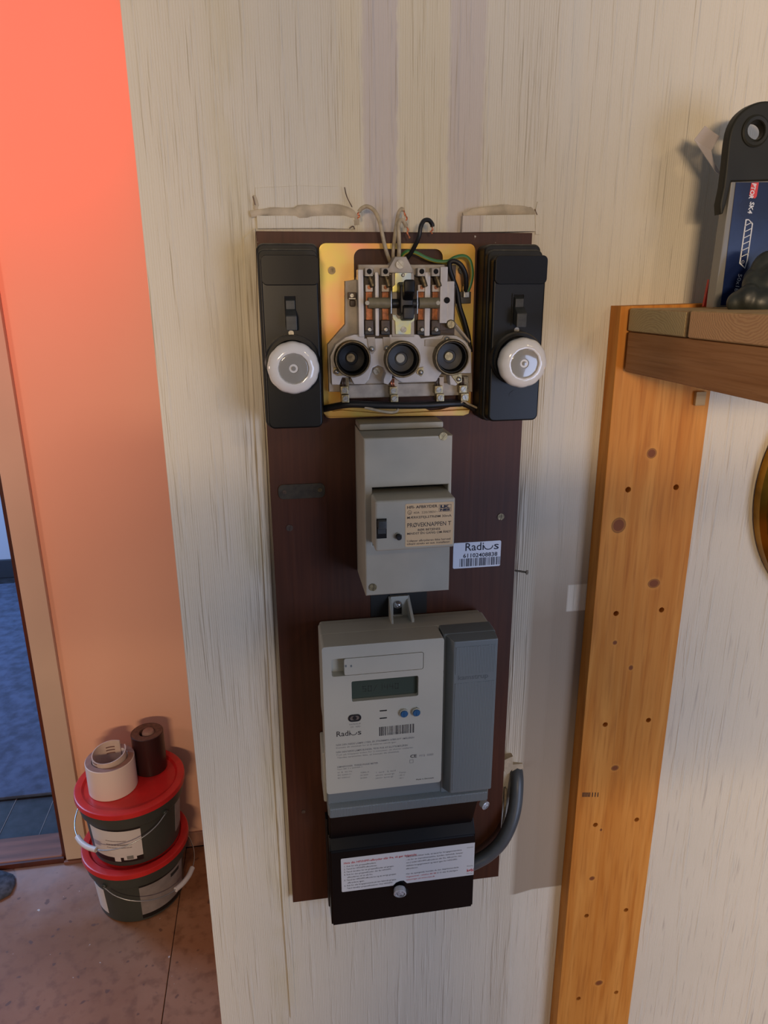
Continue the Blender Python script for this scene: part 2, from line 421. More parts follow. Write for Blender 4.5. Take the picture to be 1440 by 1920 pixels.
# yellow chromate: zinc passivation with pink, green and gold drifts
w = NB('yellow_chromate_steel', .34)
w.p.inputs['Metallic'].default_value = .35
a = w.mr(w.noise((16, 16, 11), 1, 3), .38, .62); b_ = w.mr(w.noise((20, 20, 15), 1, 3, (4, 4, 2)), .40, .64)
c = w.mix(a, (216, 162, 66), (220, 148, 110)); c = w.mix(w.math('MULTIPLY', b_, .75), c, (200, 196, 84))
w.color(c)
M_CHROM = w.m
w = NB('iridescent_bracket_plating', .3)
w.p.inputs['Metallic'].default_value = .5
c = w.mix(w.mr(w.noise((70, 70, 60), 1, 2), .4, .6), (214, 206, 120), (178, 190, 190)); w.color(c)
M_IRID = w.m

# ---- printed lettering
def text(name, s, size, u, v, d, m, parent, align='LEFT', width=None, bold=0.0, rot=0.0, spacing=1.0):
    cu = bpy.data.curves.new('t', 'FONT'); cu.body = s; cu.size = size/1000*1.35; cu.align_x = align; cu.resolution_u = 2
    cu.space_character = spacing; cu.offset = bold/1000
    o = bpy.data.objects.new('t', cu); COL.objects.link(o)
    bpy.context.view_layer.update()
    me = bpy.data.meshes.new_from_object(o.evaluated_get(bpy.context.evaluated_depsgraph_get()))
    bpy.data.objects.remove(o); bpy.data.curves.remove(cu)
    b = bmesh.new(); b.from_mesh(me); bpy.data.meshes.remove(me)
    if width and b.verts:
        xs = [q.co.x for q in b.verts]; k = (width/1000)/(max(xs)-min(xs)); bmesh.ops.scale(b, vec=(k, 1, 1), verts=b.verts)
    mtx = Matrix.Translation(W(u, v, d)) @ Matrix.Rotation(math.radians(90), 4, 'X') @ Matrix.Rotation(rot, 4, 'Z')
    bmesh.ops.transform(b, matrix=mtx, verts=b.verts)
    return obj(name, b, m, parent, smooth=0)
def barcode(u0, u1, v0, v1, d, m, parent, seed=1, n=26):
    rnd = random.Random(seed); b = new(); u = u0; step = (u1-u0)/n
    while u < u1:
        wd_ = rnd.choice((.35, .5, .9))*step
        bx(b, u, min(u+wd_, u1), v0, v1, d-.1, d, 0); u += wd_+rnd.choice((.4, .5, .9))*step
    return obj('barcode', b, m, parent, smooth=0)
def wordmark(u, v, wd_, d, m, parent):
    """the supplier's word: Radi, a smiling u, s"""
    k = wd_/44.0
    text('wordmark', 'Radi', 11*k, u, v, d, m, parent, width=24*k, bold=.12*k)
    text('wordmark', 's', 11*k, u+37.5*k, v, d, m, parent, width=6.5*k, bold=.12*k)
    b = new(); N = 12; cu_, cv = u+31*k, v+5.2*k
    o1 = [(cu_+6.2*k*math.cos(PI+PI*i/N), cv+5.6*k*math.sin(PI+PI*i/N)) for i in range(N+1)]
    o2 = [(cu_+5.0*k*math.cos(PI+PI*i/N), cv+4.4*k*math.sin(PI+PI*i/N)) for i in range(N+1)]
    prism(b, o1+o2[::-1], d-.1, d+.02); obj('wordmark', b, m, parent, smooth=0)

def screw(parent, u, v, d, r=3.2, ang=40, m=None, h=1.0, name='screw'):
    """slotted head as a solid with a real groove, r in mm"""
    b = new(); sl = .16*r; a = math.radians(ang)
    for sgn in (1, -1):
        pts = []
        t0 = math.asin(sl/r)
        for k in range(9):
            t = t0+(PI-2*t0)*k/8; pts.append((r*math.cos(t), sgn*r*math.sin(t)))
        if sgn < 0: pts = pts[::-1]
        pts = [(u+x*math.cos(a)-y*math.sin(a), v+x*math.sin(a)+y*math.cos(a)) for x, y in pts]
        prism(b, pts, d-.5, d+h)
    prism(b, circ(u, v, r*.97, 16), d-.5, d+h*.45)
    return obj(name, b, m or M_STEEL, parent, smooth=0)

# ================================================================== the setting
def interp(x, pts):
    if x <= pts[0][0]: return pts[0][1]
    for (a, p), (b, q) in zip(pts, pts[1:]):
        if x <= b: return p+(q-p)*(x-a)/(b-a)
    return pts[-1][1]
def sst(x, a, b):
    t = max(0, min(1, (x-a)/(b-a))); return t*t*(3-2*t)
def wall_d(u, v):
    """buried conduits swell the wallpaper above the board and beside it"""
    top = sst(v, -35, -8)
    g = interp(u, [(40, 0), (62, -1), (95, 3), (97, 3), (126, -2), (129, -2), (169, 3), (171, 3), (203, -1), (230, 0), (268, 6), (275, 6), (292, 0)])*top
    k = 1 if v > -575 else 1-.55*sst(-v, 575, 592)
    r = interp(u, [(250, 0), (255, 2.5), (272, 9), (276, 9), (300, 0)])*(1-top)*k*(1-.6*sst(-v, 1000, 1300))
    return g+r
us = [-96]+list(range(-90, 60, 15))+list(range(60, 312, 3))+list(range(320, 1500, 40))
vs_ = [-1500, -1400, -1300, -1200, -1100, -1000, -900, -800, -700, -620, -594, -590, -586, -582, -578, -574, -540, -400, -200, -100, -50]+list(range(-36, -4, 3))+[0, 50, 150, 300, 600, 1100]
b = new(); G = [[b.verts.new(W(u, v, wall_d(u, v))) for u in us] for v in vs_]
for j in range(len(vs_)-1):
    for i in range(len(us)-1): b.faces.new((G[j][i], G[j][i+1], G[j+1][i+1], G[j+1][i]))
bk = [[b.verts.new(W(us[i], v, -130)) for v in vs_] for i in (0, -1)]
for j in range(len(vs_)-1):
    b.faces.new((G[j][0], G[j+1][0], bk[0][j+1], bk[0][j])); b.faces.new((G[j][-1], bk[1][j], bk[1][j+1], G[j+1][-1]))
    b.faces.new((bk[0][j], bk[0][j+1], bk[1][j+1], bk[1][j]))
bmesh.ops.recalc_face_normals(b, faces=b.faces)
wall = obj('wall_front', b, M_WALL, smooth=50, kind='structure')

# torn and rolled wallpaper round the board
def flap(pts, r, flat, d, label=None):
    b = new(); P = [W(*U(x, y, d), d) for x, y in pts]
    rnd = random.Random(len(pts)*7+int(pts[0][0])); wob = [rnd.uniform(.75, 1.2) for _ in range(12)]
    tube(b, P, r/1000, 10, 6, rfun=lambda t: wob[int(t*11)]*(.45+.55*math.sin(PI*min(max(t, .06), .94))))
    for vv in b.verts: vv.co.y = -d/1000+(vv.co.y+d/1000)*flat
    return obj('wallpaper_flap', b, M_PLASTER, wall)
flap([(470, 402), (500, 397), (545, 398), (590, 396), (635, 394), (664, 405), (668, 422)], 5.0, .55, 2)
flap([(868, 403), (900, 397), (945, 394), (985, 395), (1003, 402)], 5.2, .55, 6)
flap([(477, 366), (480, 382), (479, 400)], 2.2, .6, 1)
def sheet(pts, d0, d1, m=None):
    b = new(); prism(b, [U(x, y, d1) for x, y in pts], d0, d1, bev=.5); return obj('wallpaper_strip', b, m or M_WALL, wall)
sheet([(457, 446), (479, 428), (483, 620), (497, 806), (508, 1060), (528, 1450), (543, 1700), (556, 1910), (545, 1910), (530, 1700), (514, 1450), (494, 1060), (478, 800), (462, 560)], -1, 2.6)
sheet([(481, 404), (668, 404), (664, 430), (600, 428), (483, 429)], -1, 3.2)
sheet([(478, 352), (560, 348), (645, 350), (650, 372), (662, 392), (560, 389), (479, 394)], -1, .9)
sheet([(868, 404), (1003, 402), (1004, 434), (866, 436)], 0, 8.5)
sheet([(1008, 378), (1034, 372), (1048, 380), (1040, 440), (1004, 440), (1003, 400)], 0, 5)
for p in ([(646, 351), (650, 368), (660, 388)], [(474, 368), (478, 384)], [(655, 428), (662, 424), (665, 430)], [(1003, 392), (1007, 403)]):
    b = new(); tube(b, [W(*U(x, y, 5), 5) for x, y in p], .00045, 6, 3); obj('torn_edge', b, M_CRACK, wall)

# pink hall wall with the doorway
PY = 0.972
b = new(); wbox(b, -.575, .9, PY, PY+.1, 0, 2.6); obj('wall_back', b, M_PINK, kind='structure')
b = new(); wbox(b, -2.2, -1.47, PY, PY+.1, 0, 2.6); wbox(b, -1.47, -.575, PY, PY+.1, 2.06, 2.6); obj('wall_doorway', b, M_PINK, kind='structure')
dr = obj('door_1', wbox(new(), -.606, -.575, PY-.004, PY+.104, 0.0, 2.06, .001), M_JAMB, kind='structure')
b = new(); wbox(b, -.594, -.5385, PY-.016, PY-.0005, 0.012, 2.06, .002); obj('architrave', b, M_TRIM, dr)
b = new(); wbox(b, -1.47, -1.44, PY-.004, PY+.104, 0, 2.06, .001); wbox(b, -1.47, -.575, PY-.004, PY+.104, 2.04, 2.07, .001); obj('door_frame', b, M_JAMB, dr)
b = new(); wbox(b, -1.44, -.606, PY-.004, 1.062, 0, .018, .005, 3); obj('threshold', b, M_THR, dr)
b = new(); wbox(b, -1.44, -.600, PY-.012, PY-.003, 0, .016, .002); obj('threshold_edge', b, M_JAMB, dr)
b = new(); wbox(b, -.538, .9, PY-.008, PY-.0004, 0, .045, .002); obj('baseboard_back', b, mat('old_pink_skirting', (172, 124, 104), .5, var=.12, vscale=9), kind='structure')
b = new(); wbox(b, -.60, -.50, PY-.02, PY-.009, 0, .010, .002); obj('trim_1', b, M_THR, kind='structure')

# hall floor of worn hardboard sheets
fl = obj('floor', wbox(new(), -2.2, 1.6, -2.8, PY, -.03, -.004), M_DARKGAP, kind='structure')
for x0, x1, y0, y1 in ((-1.507, -.2872, -.25, .962), (-.2856, .934, -.25, .962), (-1.507, -.2872, -1.47, -.252), (-.2856, .934, -1.47, -.252)):
    obj('hardboard_sheet', wbox(new(), x0, x1, y0, y1, -.006, 0, .0008, 1), M_FLOOR, fl)
# room through the doorway
f2 = obj('floor_next_room', wbox(new(), -3.2, .4, 1.063, 3.2, -.03, -.006), M_BOARDS, kind='structure')
x = -3.14
while x < .3:
    obj('floor_board', wbox(new(), x, x+.109, 1.064, 3.1, -.008, random.uniform(-.001, .0), .0012, 1), M_BOARDS, f2); x += .111
fj = new()
x = -3.14-.001
while x < .3: wbox(fj, x-.0012, x+.0012, 1.064, 3.1, -.006, .0002); x += .111
obj('pale_joint_filler', fj, mat('pale_joint_dust', (112, 112, 116), .8), f2)['kind'] = 'stuff'
obj('wall_far', wbox(new(), -3.2, .4, 3.11, 3.2, 0, 2.6), M_FARW, kind='structure')
obj('baseboard_far', wbox(new(), -3.2, .4, 3.09, 3.109, 0, .10, .004), M_FARB, kind='structure')
b = new(); wbox(b, -2.3, -.52, 1.245, 2.98, .0005, .013, .005)
tag(obj('rug', b, M_RUG), 'blue-grey rug on dark floorboards beyond the doorway', 'rug')
# rag on the hall floor
b = new()
rp = [(-.80, .965), (-.75, .955), (-.715, .935), (-.702, .90), (-.705, .868), (-.73, .85), (-.78, .84), (-.84, .86), (-.86, .92)]
bb = bmesh.new(); cvt = [bb.verts.new((x_, y_, .002)) for x_, y_ in rp]; bb.faces.new(cvt)
bmesh.ops.recalc_face_normals(bb, faces=bb.faces)
ex = bmesh.ops.extrude_face_region(bb, geom=bb.faces[:]); top = [g for g in ex['geom'] if isinstance(g, bmesh.types.BMVert)]
bmesh.ops.translate(bb, verts=top, vec=(0, 0, .012)); bmesh.ops.scale(bb, verts=top, vec=(.9, .85, 1), space=Matrix.Translation((.78, -.9, 0)))
bmesh.ops.recalc_face_normals(bb, faces=bb.faces); bmesh.ops.bevel(bb, geom=bb.edges[:], offset=.004, segments=2, affect='EDGES', clamp_overlap=True)
merge(b, bb); tag(obj('rag', b, M_RAG, smooth=60), 'crumpled blue-grey rag on the floor before the doorway', 'rag')

# ================================================================== meter board
bd = thing('meter_board', 'tall dark brown varnished meter board screwed to the wallpapered wall', 'board', W(125, -737, 0))
b = new(); prism(b, [(0, 0), (250, 0), (250.5, -737), (0, -735)], .5, 12, bev=.6); obj('panel', b, M_BOARD, bd)
for px, py, r in ((543, 990, 3.4), (939, 969, 3.6), (569, 1522, 2.2)):
    u, v = U(px, py, 12.5); screw(bd, u, v, 12.1, r, 80, M_NICK if px > 600 else M_BROWN, .7)
b = new(); bx(b, U(695, 1130, 12.3)[0], U(800, 1130, 12.3)[0], U(745, 1153, 12.3)[1], U(745, 1105, 12.3)[1], 12, 12.5); obj('dark_patch', b, mat('black_felt_patch', (26, 24, 20), .7), bd)
b = new(); cyl(b, W(*U(965, 1069, 8), 9), W(*U(985, 1066, 8), 20)-W(*U(965, 1069, 8), 9), .0011, .0125, 10)
nn = W(*U(985, 1066, 8), 20)-W(*U(965, 1069, 8), 9); nn.normalize()
lathe(b, [(0, 0), (.0011, 0), (.0026, .0016), (.0026, .0022), (0, .0022)], W(*U(965, 1069, 8), 9)+nn*.0118, nn, 12)
tag(obj('nail', b, M_STEEL), 'steel nail sticking out of the right edge of the brown board', 'nail')

# small bare name plate with two screws
u0, v1 = U(521, 910, 14); u1, v0 = U(610, 933, 14)
npz = thing('name_plate', 'small blank dark metal plate with two screws under the left black fuse switch', 'plate', W((u0+u1)/2, v0, 12))
b = new(); prism(b, rrect(u0, u1, v0, v1, 5), 12.1, 13.4, bev=.3); obj('plate', b, M_CLAMP, npz)
screw(npz, u0+6, (v0+v1)/2, 13.4, 2.0, 30, M_BROWN, .5); screw(npz, u1-5, (v0+v1)/2+.5, 13.4, 2.0, 60, M_NICK, .5)

# ================================================================== fuse switches
def fuse_switch(x0, label):
    t = thing('fuse_switch', label, 'fuse switch', W(x0+25, -166, 12), 'black fuse switches either side of the open fuse block')
    b = new(); prism(b, rrect(x0-.5, x0+51.5, -167, -11, 6), 12.1, 36, bev=2.0, seg=3); obj('base', b, M_BLACKD, t)
    b = new(); prism(b, rrect(x0+.2, x0+50.8, -166.5, -16, 6), 35, 44, bev=1.6, seg=3); obj('cover_rim', b, M_BLACKD, t)
    b = new(); prism(b, rrect(x0+2, x0+49.5, -165, -21.5, 5.5), 43.5, 57, bev=1.8, seg=3); obj('front_cover', b, M_BLACK, t)
    b = new(); prism(b, rrect(x0+2.8, x0+49.8, -45, -21.2, 4.5), 56.5, 59, bev=.7); obj('label_hatch', b, M_BLKG, t)
    b = new(); bx(b, x0+19.5, x0+31, -79, -52.5, 56.6, 57.25, 0); obj('slot', b, M_DARKGAP, t)
    b = new(); prism(b, [(x0+19.5, -80), (x0+31, -80), (x0+31, -52.5), (x0+19.5, -52.5)], 56.9, 58, holes=[[(x0+20.6, -78.6), (x0+29.9, -78.6), (x0+29.9, -53.6), (x0+20.6, -53.6)]]); obj('slot_rim', b, M_BLACK, t)
    b = new(); frustum(b, x0+20.9, x0+29.6, -70, -55, 57, x0+21.5, x0+29, -66, -57, 61, .5)
    frustum(b, x0+20.9, x0+29.6, -78, -62, 58, x0+20.6, x0+30, -81, -69, 69, 1.0)
    obj('toggle', b, M_TOG, t)
    screw(t, x0+25, -83.5, 57, 2.3, 20, M_STEEL, .6)
    b = new(); lathe(b, [(.0235, 0), (.0235, .0065), (.0222, .008), (.0195, .008), (.0185, .005), (.0180, -.004), (0, -.004)], W(x0+25, -108, 57), (0, -1, 0), 40); obj('socket_collar', b, M_BLACK, t)
    b = new(); lathe(b, [(0, 0), (.0165, 0), (.0175, .008), (.0198, .013), (.0212, .019), (.0210, .0235), (.0190, .0268), (.0150, .0285), (.0126, .0280), (.0120, .0262), (0, .0262)], W(x0+25, -109.8, 55), Vector((0, -1, -.03)), 72, wav=.02, wn=12)
    c = obj('fuse_cap', b, M_PORC, t, smooth=50)
    b = new(); lathe(b, [(.0122, .0263), (.0113, .0268), (.0040, .0268), (.0034, .0260), (.0020, .0258), (.0018, .0272), (0, .0274)], W(x0+25, -109.8, 55), Vector((0, -1, -.03)), 32); obj('glass_window', b, M_GLASS, c)
    b = new(); prism(b, [(x0+21, -139.4), (x0+25, -136.4), (x0+29, -139.4), (x0+29, -142), (x0+21, -142)], 56.8, 57.3); obj('embossed_mark', b, M_BLACK, t, smooth=0)
    return t
fs = fuse_switch(0.0, 'black fuse switch with white porcelain cap, left of the open fuse block')
loc2 = Vector(fs.location); loc2.x += .1985
dup(fs, loc2, 'black fuse switch with white porcelain cap, right of the open fuse block')

# ================================================================== open fuse block
fb = thing('fuse_block', 'open fuse and switch block on a yellow metal plate at the board top', 'fuse block', W(124, -164, 12))
hole1 = rrect(U(664, 500, 16)[0], U(830, 500, 16)[0], U(750, 560, 16)[1], U(750, 467, 16)[1], 7)
h2 = [U(x_, y_, 16) for x_, y_ in ((655, 739), (862, 737), (864, 757), (848, 762), (826, 768), (806, 770), (790, 763), (762, 762), (660, 762), (650, 756))]
b = new(); prism(b, rrect(53.6, 195.3, -164, -9.6, 6), 12.6, 16, holes=[hole1, h2[::-1]], bev=.7); obj('mounting_plate', b, M_CHROM, fb)
b = new(); prism(b, [U(x_, y_, 16.6) for x_, y_ in ((604, 764), (625, 770), (640, 768), (735, 776), (745, 774), (880, 767), (878, 775), (868, 779), (615, 781), (607, 776))], 15.5, 19, bev=.8); obj('plate_lip', b, M_CHROM, fb)
for p in ((622, 507), (867, 507)): screw(fb, *U(*p, 17), 16, 3.4, 5, M_NICK, 1.6)
def poly(pts, d0, d1, m, name, bev=.8, holes=(), parent=None):
    b = new(); prism(b, [U(x_, y_, d1) for x_, y_ in pts], d0, d1, holes=[[U(x_, y_, d1) for x_, y_ in hh] for hh in holes], bev=bev); return obj(name, b, m, parent or fb)
def pbox(x0, y0, x1, y1, d0, d1, m, name, bev=.6, parent=None):
    a = U(x0, y0, d1); c = U(x1, y1, d1); b = new(); bx(b, a[0], c[0], c[1], a[1], d0, d1, bev); return obj(name, b, m, parent or fb)
poly([(647, 527), (668, 524), (668, 520), (850, 520), (852, 527), (851, 600), (884, 640), (886, 735), (617, 735), (614, 646), (647, 608)], 16.1, 24, M_CER, 'ceramic_base', 1.2)
pbox(640, 722, 880, 741, 16.1, 27, M_CER, 'ceramic_foot', 1.2)
# switch body: floor, ribs
pbox(672, 497, 852, 632, 24, 29, M_BROWN, 'trough_floor', .4)
poly([(672, 496), (834, 496), (834, 516), (672, 516)], 28, 33, M_CER, 'ceramic_top_bar', 1)
for x0, x1, y0, y1, dd in ((671, 683, 505, 632, 40), (703, 711, 510, 630, 38), (797, 806, 510, 630, 38), (826, 838, 500, 606, 40)):
    pbox(x0, y0, x1, y1, 28, dd, M_CERW, 'ceramic_rib', .8)
pbox(838, 527, 851, 604, 20, 36, M_CERW, 'ceramic_shoulder', 1)
b = new(); lathe(b, [(0, 0), (.0027, 0), (.0027, .0005), (0, .0005)], W(*U(838, 563, 40.3), 40.2), (0, -1, 0), 16); obj('shoulder_hole', b, M_DARKGAP, fb)
poly([(735, 504), (777, 504), (777, 632), (735, 632)], 24, 38, M_CER, 'ceramic_tower', 1)
poly([(741, 481), (762, 481), (774, 504), (774, 512), (728, 512), (728, 504)], 20, 41, M_CER, 'tower_head', 1.2)
screw(fb, *U(750, 496, 42), 41, 3.6, -45, M_STEEL, 1.6)
# contacts, one column each
for i, x_ in enumerate((692.5, 723, 791, 817.5)):
    pbox(x_-8, 502, x_+7, 518, 30, 43, M_CER, 'wire_terminal', .8)
    b = new(); cyl(b, W(*U(x_, 509, 43.2), 43.0), (0, -1, 0), .0022, .0003, 14); obj('terminal_hole', b, M_DARKGAP, fb)
    pbox(x_-7.5, 516, x_+6.5, 517.5, 40, 43.8, M_STEEL, 'clamp_edge', .1)
    b = new(); c_ = W(*U(x_, 526, 38), 38); cyl(b, c_+Vector((0, 0, .004)), (.3, -.2, -1), .0024, .010, 12, .0004); cyl(b, c_+Vector((-.0015, -.001, .001)), (1, -.3, .2), .0012, .0045, 8); obj('clamp_screw', b, M_NICK, fb)
    pbox(x_-7, 534, x_+6.5, 547, 30, 37, M_CREAM2, 'contact_plate', .4)
    b = new(); cyl(b, W(*U(x_, 539, 37), 37.0), (0, -1, 0), .0017, .0006, 12); obj('contact_rivet', b, M_COPPER, fb)
    pbox(x_-6.5, 546, x_+6, 601, 28.5, 31, M_COPPER, 'copper_strip', .3)
    pbox(x_-8.5, 600, x_+8.5, 626, 29, 37, M_BROWN, 'contact_carrier', 1.2)
    b = new(); lathe(b, [(.0024, 0), (.0024, .0010), (.0015, .0018), (0, .0019)], W(*U(x_+.5, 618, 37.4), 37.0), (0, -1, 0), 14); obj('carrier_rivet', b, M_STEEL, fb)
    pbox(x_-8.5, 620, x_+8.5, 628, 29, 37.6, M_BLK, 'carrier_foot', .8)
# rocker shaft
for x0, x1 in ((690, 732), (785, 822)):
    a = W(*U(x0, 568, 42), 42); e = W(*U(x1, 568, 42), 42); b = new(); tube(b, [a, e], .0047, 16, 0); obj('rocker_shaft', b, M_SHAFT, fb)
for x_, s_ in ((689, 1), (822, 1)):
    b = new(); cyl(b, W(*U(x_, 568, 48), 46), (0, -1, 0), .0020, .0012, 10, .0003); obj('shaft_pin', b, M_CREAM, fb)
b = new(); tube(b, [W(*U(735, 569, 42), 42), W(*U(784, 569, 42), 42)], .0040, 16, 0); obj('toggle_axle', b, M_BLK, fb)
for x_ in (733.5, 782.5):
    b = new(); tube(b, [W(*U(x_, y_, 46), 46) for y_ in (545, 552, 575, 588)], .0007, 6, 3); obj('axle_spring', b, M_STEEL, fb)
irid1 = [(741, 508), (771, 508), (771, 541), (764, 541), (764, 546), (744, 546), (744, 548), (736, 548), (736, 538), (741, 534)]
poly(irid1, 38, 40, M_IRID, 'switch_bracket', .3, holes=[[(756+3.4*math.cos(k*PI/5), 516+3.4*math.sin(k*PI/5)) for k in range(10)]])
b = new(); cyl(b, W(*U(756, 516, 40.3), 39.6), (0, -1, 0), .0015, .0014, 12, .0004); obj('bracket_rivet', b, M_STEEL, fb)
poly([(742, 627), (770, 627), (771, 605), (777, 601), (777, 590), (770, 590), (765, 597), (746, 597), (742, 590), (736, 590), (737, 599), (741, 602)][::-1], 38, 40, M_IRID, 'switch_bracket', .3)
screw(fb, *U(757, 618, 41), 40, 2.6, 45, M_STEEL, 1.0)
# big black toggle lever
b = new()
a = U(747, 533, 46); c = U(775, 590, 46)
cu, cv = (a[0]+c[0])/2, (a[1]+c[1])/2
frustum(b, cu-7, cu+6, cv-14, cv+15, 38, cu-6, cu+5.5, cv-12, cv+12, 52, 2)
obj('toggle_body', b, M_BLK, fb)
a1 = U(766, 540, 62)
b = new(); frustum(b, cu-3.5, cu+6.5, cv-3, cv+14, 46, a1[0]-5, a1[0]+4.5, a1[1]-4, a1[1]+7, 68, 1.8); obj('toggle_lever', b, M_BLKG, fb)
b = new(); frustum(b, cu-4.5, cu+6, cv-18, cv-1, 44, cu-4, cu+5.5, cv-16, cv-6, 56, 1.4); obj('toggle_tail', b, M_BLK, fb)
# lower ceramic carrying three fuse sockets
low = [(622, 722), (619, 668), (629, 646), (648, 632), (664, 627), (684, 627), (684, 634), (730, 634), (730, 627), (785, 627), (790, 634), (830, 628), (856, 629), (874, 640), (884, 656), (884, 700), (866, 700), (866, 712),
       (855, 724), (844, 722), (842, 700), (828, 700), (818, 716), (755, 718), (744, 712), (736, 704), (735, 712), (728, 722), (719, 719), (719, 712), (723, 700), (719, 690), (709, 686), (699, 690), (692, 712), (684, 721), (664, 721), (657, 708), (642, 708), (637, 722)]
poly(low, 24, 37, M_CERW, 'socket_ceramic', 1.3)
screw(fb, *U(707, 696, 27), 24, 3.3, -55, M_STEEL, 1.6)
for i, (cx_, cy_, ox) in enumerate(((661, 673, 0), (755, 674, -1), (847, 670, -3))):
    c3 = W(*U(cx_, cy_, 46), 34)
    b = new(); lathe(b, [(.0150, 0), (.0158, .003), (.0160, .0135), (.0154, .0150), (.0146, .0150), (.0136, .0135), (.0134, .004), (.0134, .0035)], c3, (0, -1, 0), 40); s1 = obj('screw_shell', b, M_NICK, fb)
    b = new(); lathe(b, [(.0134, .0125), (.0130, .0125), (.0125, .006), (.0115, .0045), (.0062, .0040), (.0055, .0035), (0, .0035)], c3, (0, -1, 0), 36); obj('socket_well', b, M_BLK if i else M_BLKG, fb)
    b = new(); cyl(b, c3+Vector((-.0008, -.0034, .0003)), (0, -1, 0), .0041, .0016, 20, .0004); obj('centre_contact', b, (M_NICK, M_CREAM, M_BRASS)[i], fb)
    b = new()
    for r_, h_ in ((.0152, .0035), (.0154, .0075), (.0156, .0115)):
        bb = bmesh.new(); lathe(bb, [(r_, h_-.0008), (r_+.0007, h_), (r_, h_+.0008)], c3, (0, -1, 0), 36); merge(b, bb)
    obj('thread_ring', b, M_BRASS, fb)
for (rx, ry), tabpts in (((697, 654), [(688, 632), (703, 632), (705, 656), (699, 664), (692, 660)]), ((725, 653), [(718, 632), (732, 632), (731, 650), (735, 668), (727, 664), (719, 656)]),
                     ((631, 697), [(626, 688), (634, 690), (645, 704), (632, 705), (625, 700)]), ((789, 698), [(781, 700), (785, 690), (794, 688), (795, 700), (790, 706)]),
                     ((838, 636), [(797, 637), (828, 636), (833, 629), (842, 630), (848, 640), (862, 648), (840, 648), (826, 650), (797, 649)]), ((860, 711), [(846, 704), (866, 700), (866, 716), (858, 720)])):
    poly(tabpts, 37, 38.2, M_CER if rx in (697, 725, 838) else M_BRASS, 'contact_tab', .3)
    b = new(); lathe(b, [(.0024, 0), (.0024, .0009), (.0013, .0016), (0, .0016)], W(*U(rx, ry, 38.5), 38.1), (0, -1, 0), 14); obj('tab_rivet', b, M_STEEL, fb)
# bottom double terminals
for i, (tx, ty, tx2, ty2) in enumerate(((646, 732, 648, 748), (738, 733, 740, 748), (823, 731, 826, 746), (869, 730, 872, 745))):
    pbox(tx-6, ty-24, tx+9, ty, 22, 32, M_CREAM2 if i in (1, 2) else M_NICK, 'terminal_strip', .4)
    b = new()
    for k in range(2): tube(b, [W(*U(tx-3+4*k, ty-22+k, 36), 33), W(*U(tx-4+4*k, ty-14, 37), 36), W(*U(tx-2+4*k, ty-8, 38), 34)], .0009, 6, 4)
    obj('wire_loop', b, M_BROWN if i != 1 else M_CUW, fb)
    for px_, py_ in ((tx, ty), (tx2, ty2)):
        pbox(px_-7.5, py_-7.5, px_+7, py_+7, 24, 36, M_BRASS, 'terminal_block', .6)
        u, v = U(px_, py_, 37); screw(fb, u, v, 36, 2.5, -45+i*30+(py_ > 740)*60, M_STEEL, 1.0)
# odd fittings on the plate
pbox(653, 548, 668, 561, 24, 31, M_BROWN, 'side_clamp', .6); pbox(654, 559, 667, 561, 30, 32.5, M_STEEL, 'clamp_edge', .1)
b = new(); cyl(b, W(*U(660, 554, 32), 31), (0, -1, 0), .0019, .0009, 14, .0003); obj('clamp_screw', b, M_STEEL, fb)
pbox(656, 562, 667, 575, 24, 29, M_BROWN, 'side_clamp', 1.2)
pbox(852, 547, 883, 569, 16.2, 22, M_CLAMP, 'earth_tab', .5); pbox(870, 537, 880, 558, 22, 27, M_STEEL, 'earth_clamp', .5)
b = new(); u, v = U(845, 608, 36); cyl(b, W(u, v, 24), (0, -1, 0), .0042, .013, 24, .001); obj('brass_post', b, M_BRASS, fb); screw(fb, u, v, 37, 3.4, 100, M_BRASS, .5)
poly([(812, 604), (848, 602), (848, 618), (812, 622)], 26, 30, M_BROWN, 'link_bar', .4)
b = new(); tube(b, [W(*U(855, 609, 38), 38), W(*U(868, 625, 38), 38), W(*U(881, 641, 36), 36)], .0009, 8, 3); obj('link_wire', b, M_CREAM2, fb)

# ------------------------------------------------------------------ loose wires
def wire(name, label, pts, r, m, group=None, n=12, tips=()):
    root = thing(name, label, 'wire', W(*U(*pts[0][:2], pts[0][2]), pts[0][2]), group)
    b = new(); tube(b, [W(*U(x_, y_, d), d) for x_, y_, d in pts], r/1000, n, 8); obj('insulation', b, m, root, smooth=70)
    for tp in tips:
        b = new()
        P = [W(*U(x_, y_, d), d) for x_, y_, d in tp]
        for k in range(3):
            o = Vector((math.cos(k*2.1), math.sin(k*2.1)*.6, math.sin(k*2.1)))*.0006
            tube(b, [p+o*(1 if j % 2 else -1) for j, p in enumerate(P)], .00045, 6, 5)
        obj('copper_end', b, M_CUW, root, smooth=70)
    return root
GW = 'cut wires standing up from the fuse block'
wire('cut_wire', 'cream insulated cut wire hooked over to the left', [(732, 492, 24), (728, 482, 30), (722, 463, 36), (715, 430, 38), (709, 408, 34), (700, 393, 30), (688, 387, 28), (678, 391, 27), (673, 397, 26)], 1.7, M_WCREAM, GW, tips=[[(674, 396, 26), (671, 402, 26), (674, 405, 26), (671, 409, 26)]])
wire('cut_wire', 'cream insulated cut wire bent in the middle, behind the other', [(738, 490, 24), (737, 476, 28), (740, 445, 30), (744, 415, 26), (748, 398, 22), (753, 392, 20), (757, 394, 20)], 1.6, M_WCREAM, GW, tips=[[(757, 394, 20), (759, 402, 20), (763, 409, 21), (761, 414, 21)]])
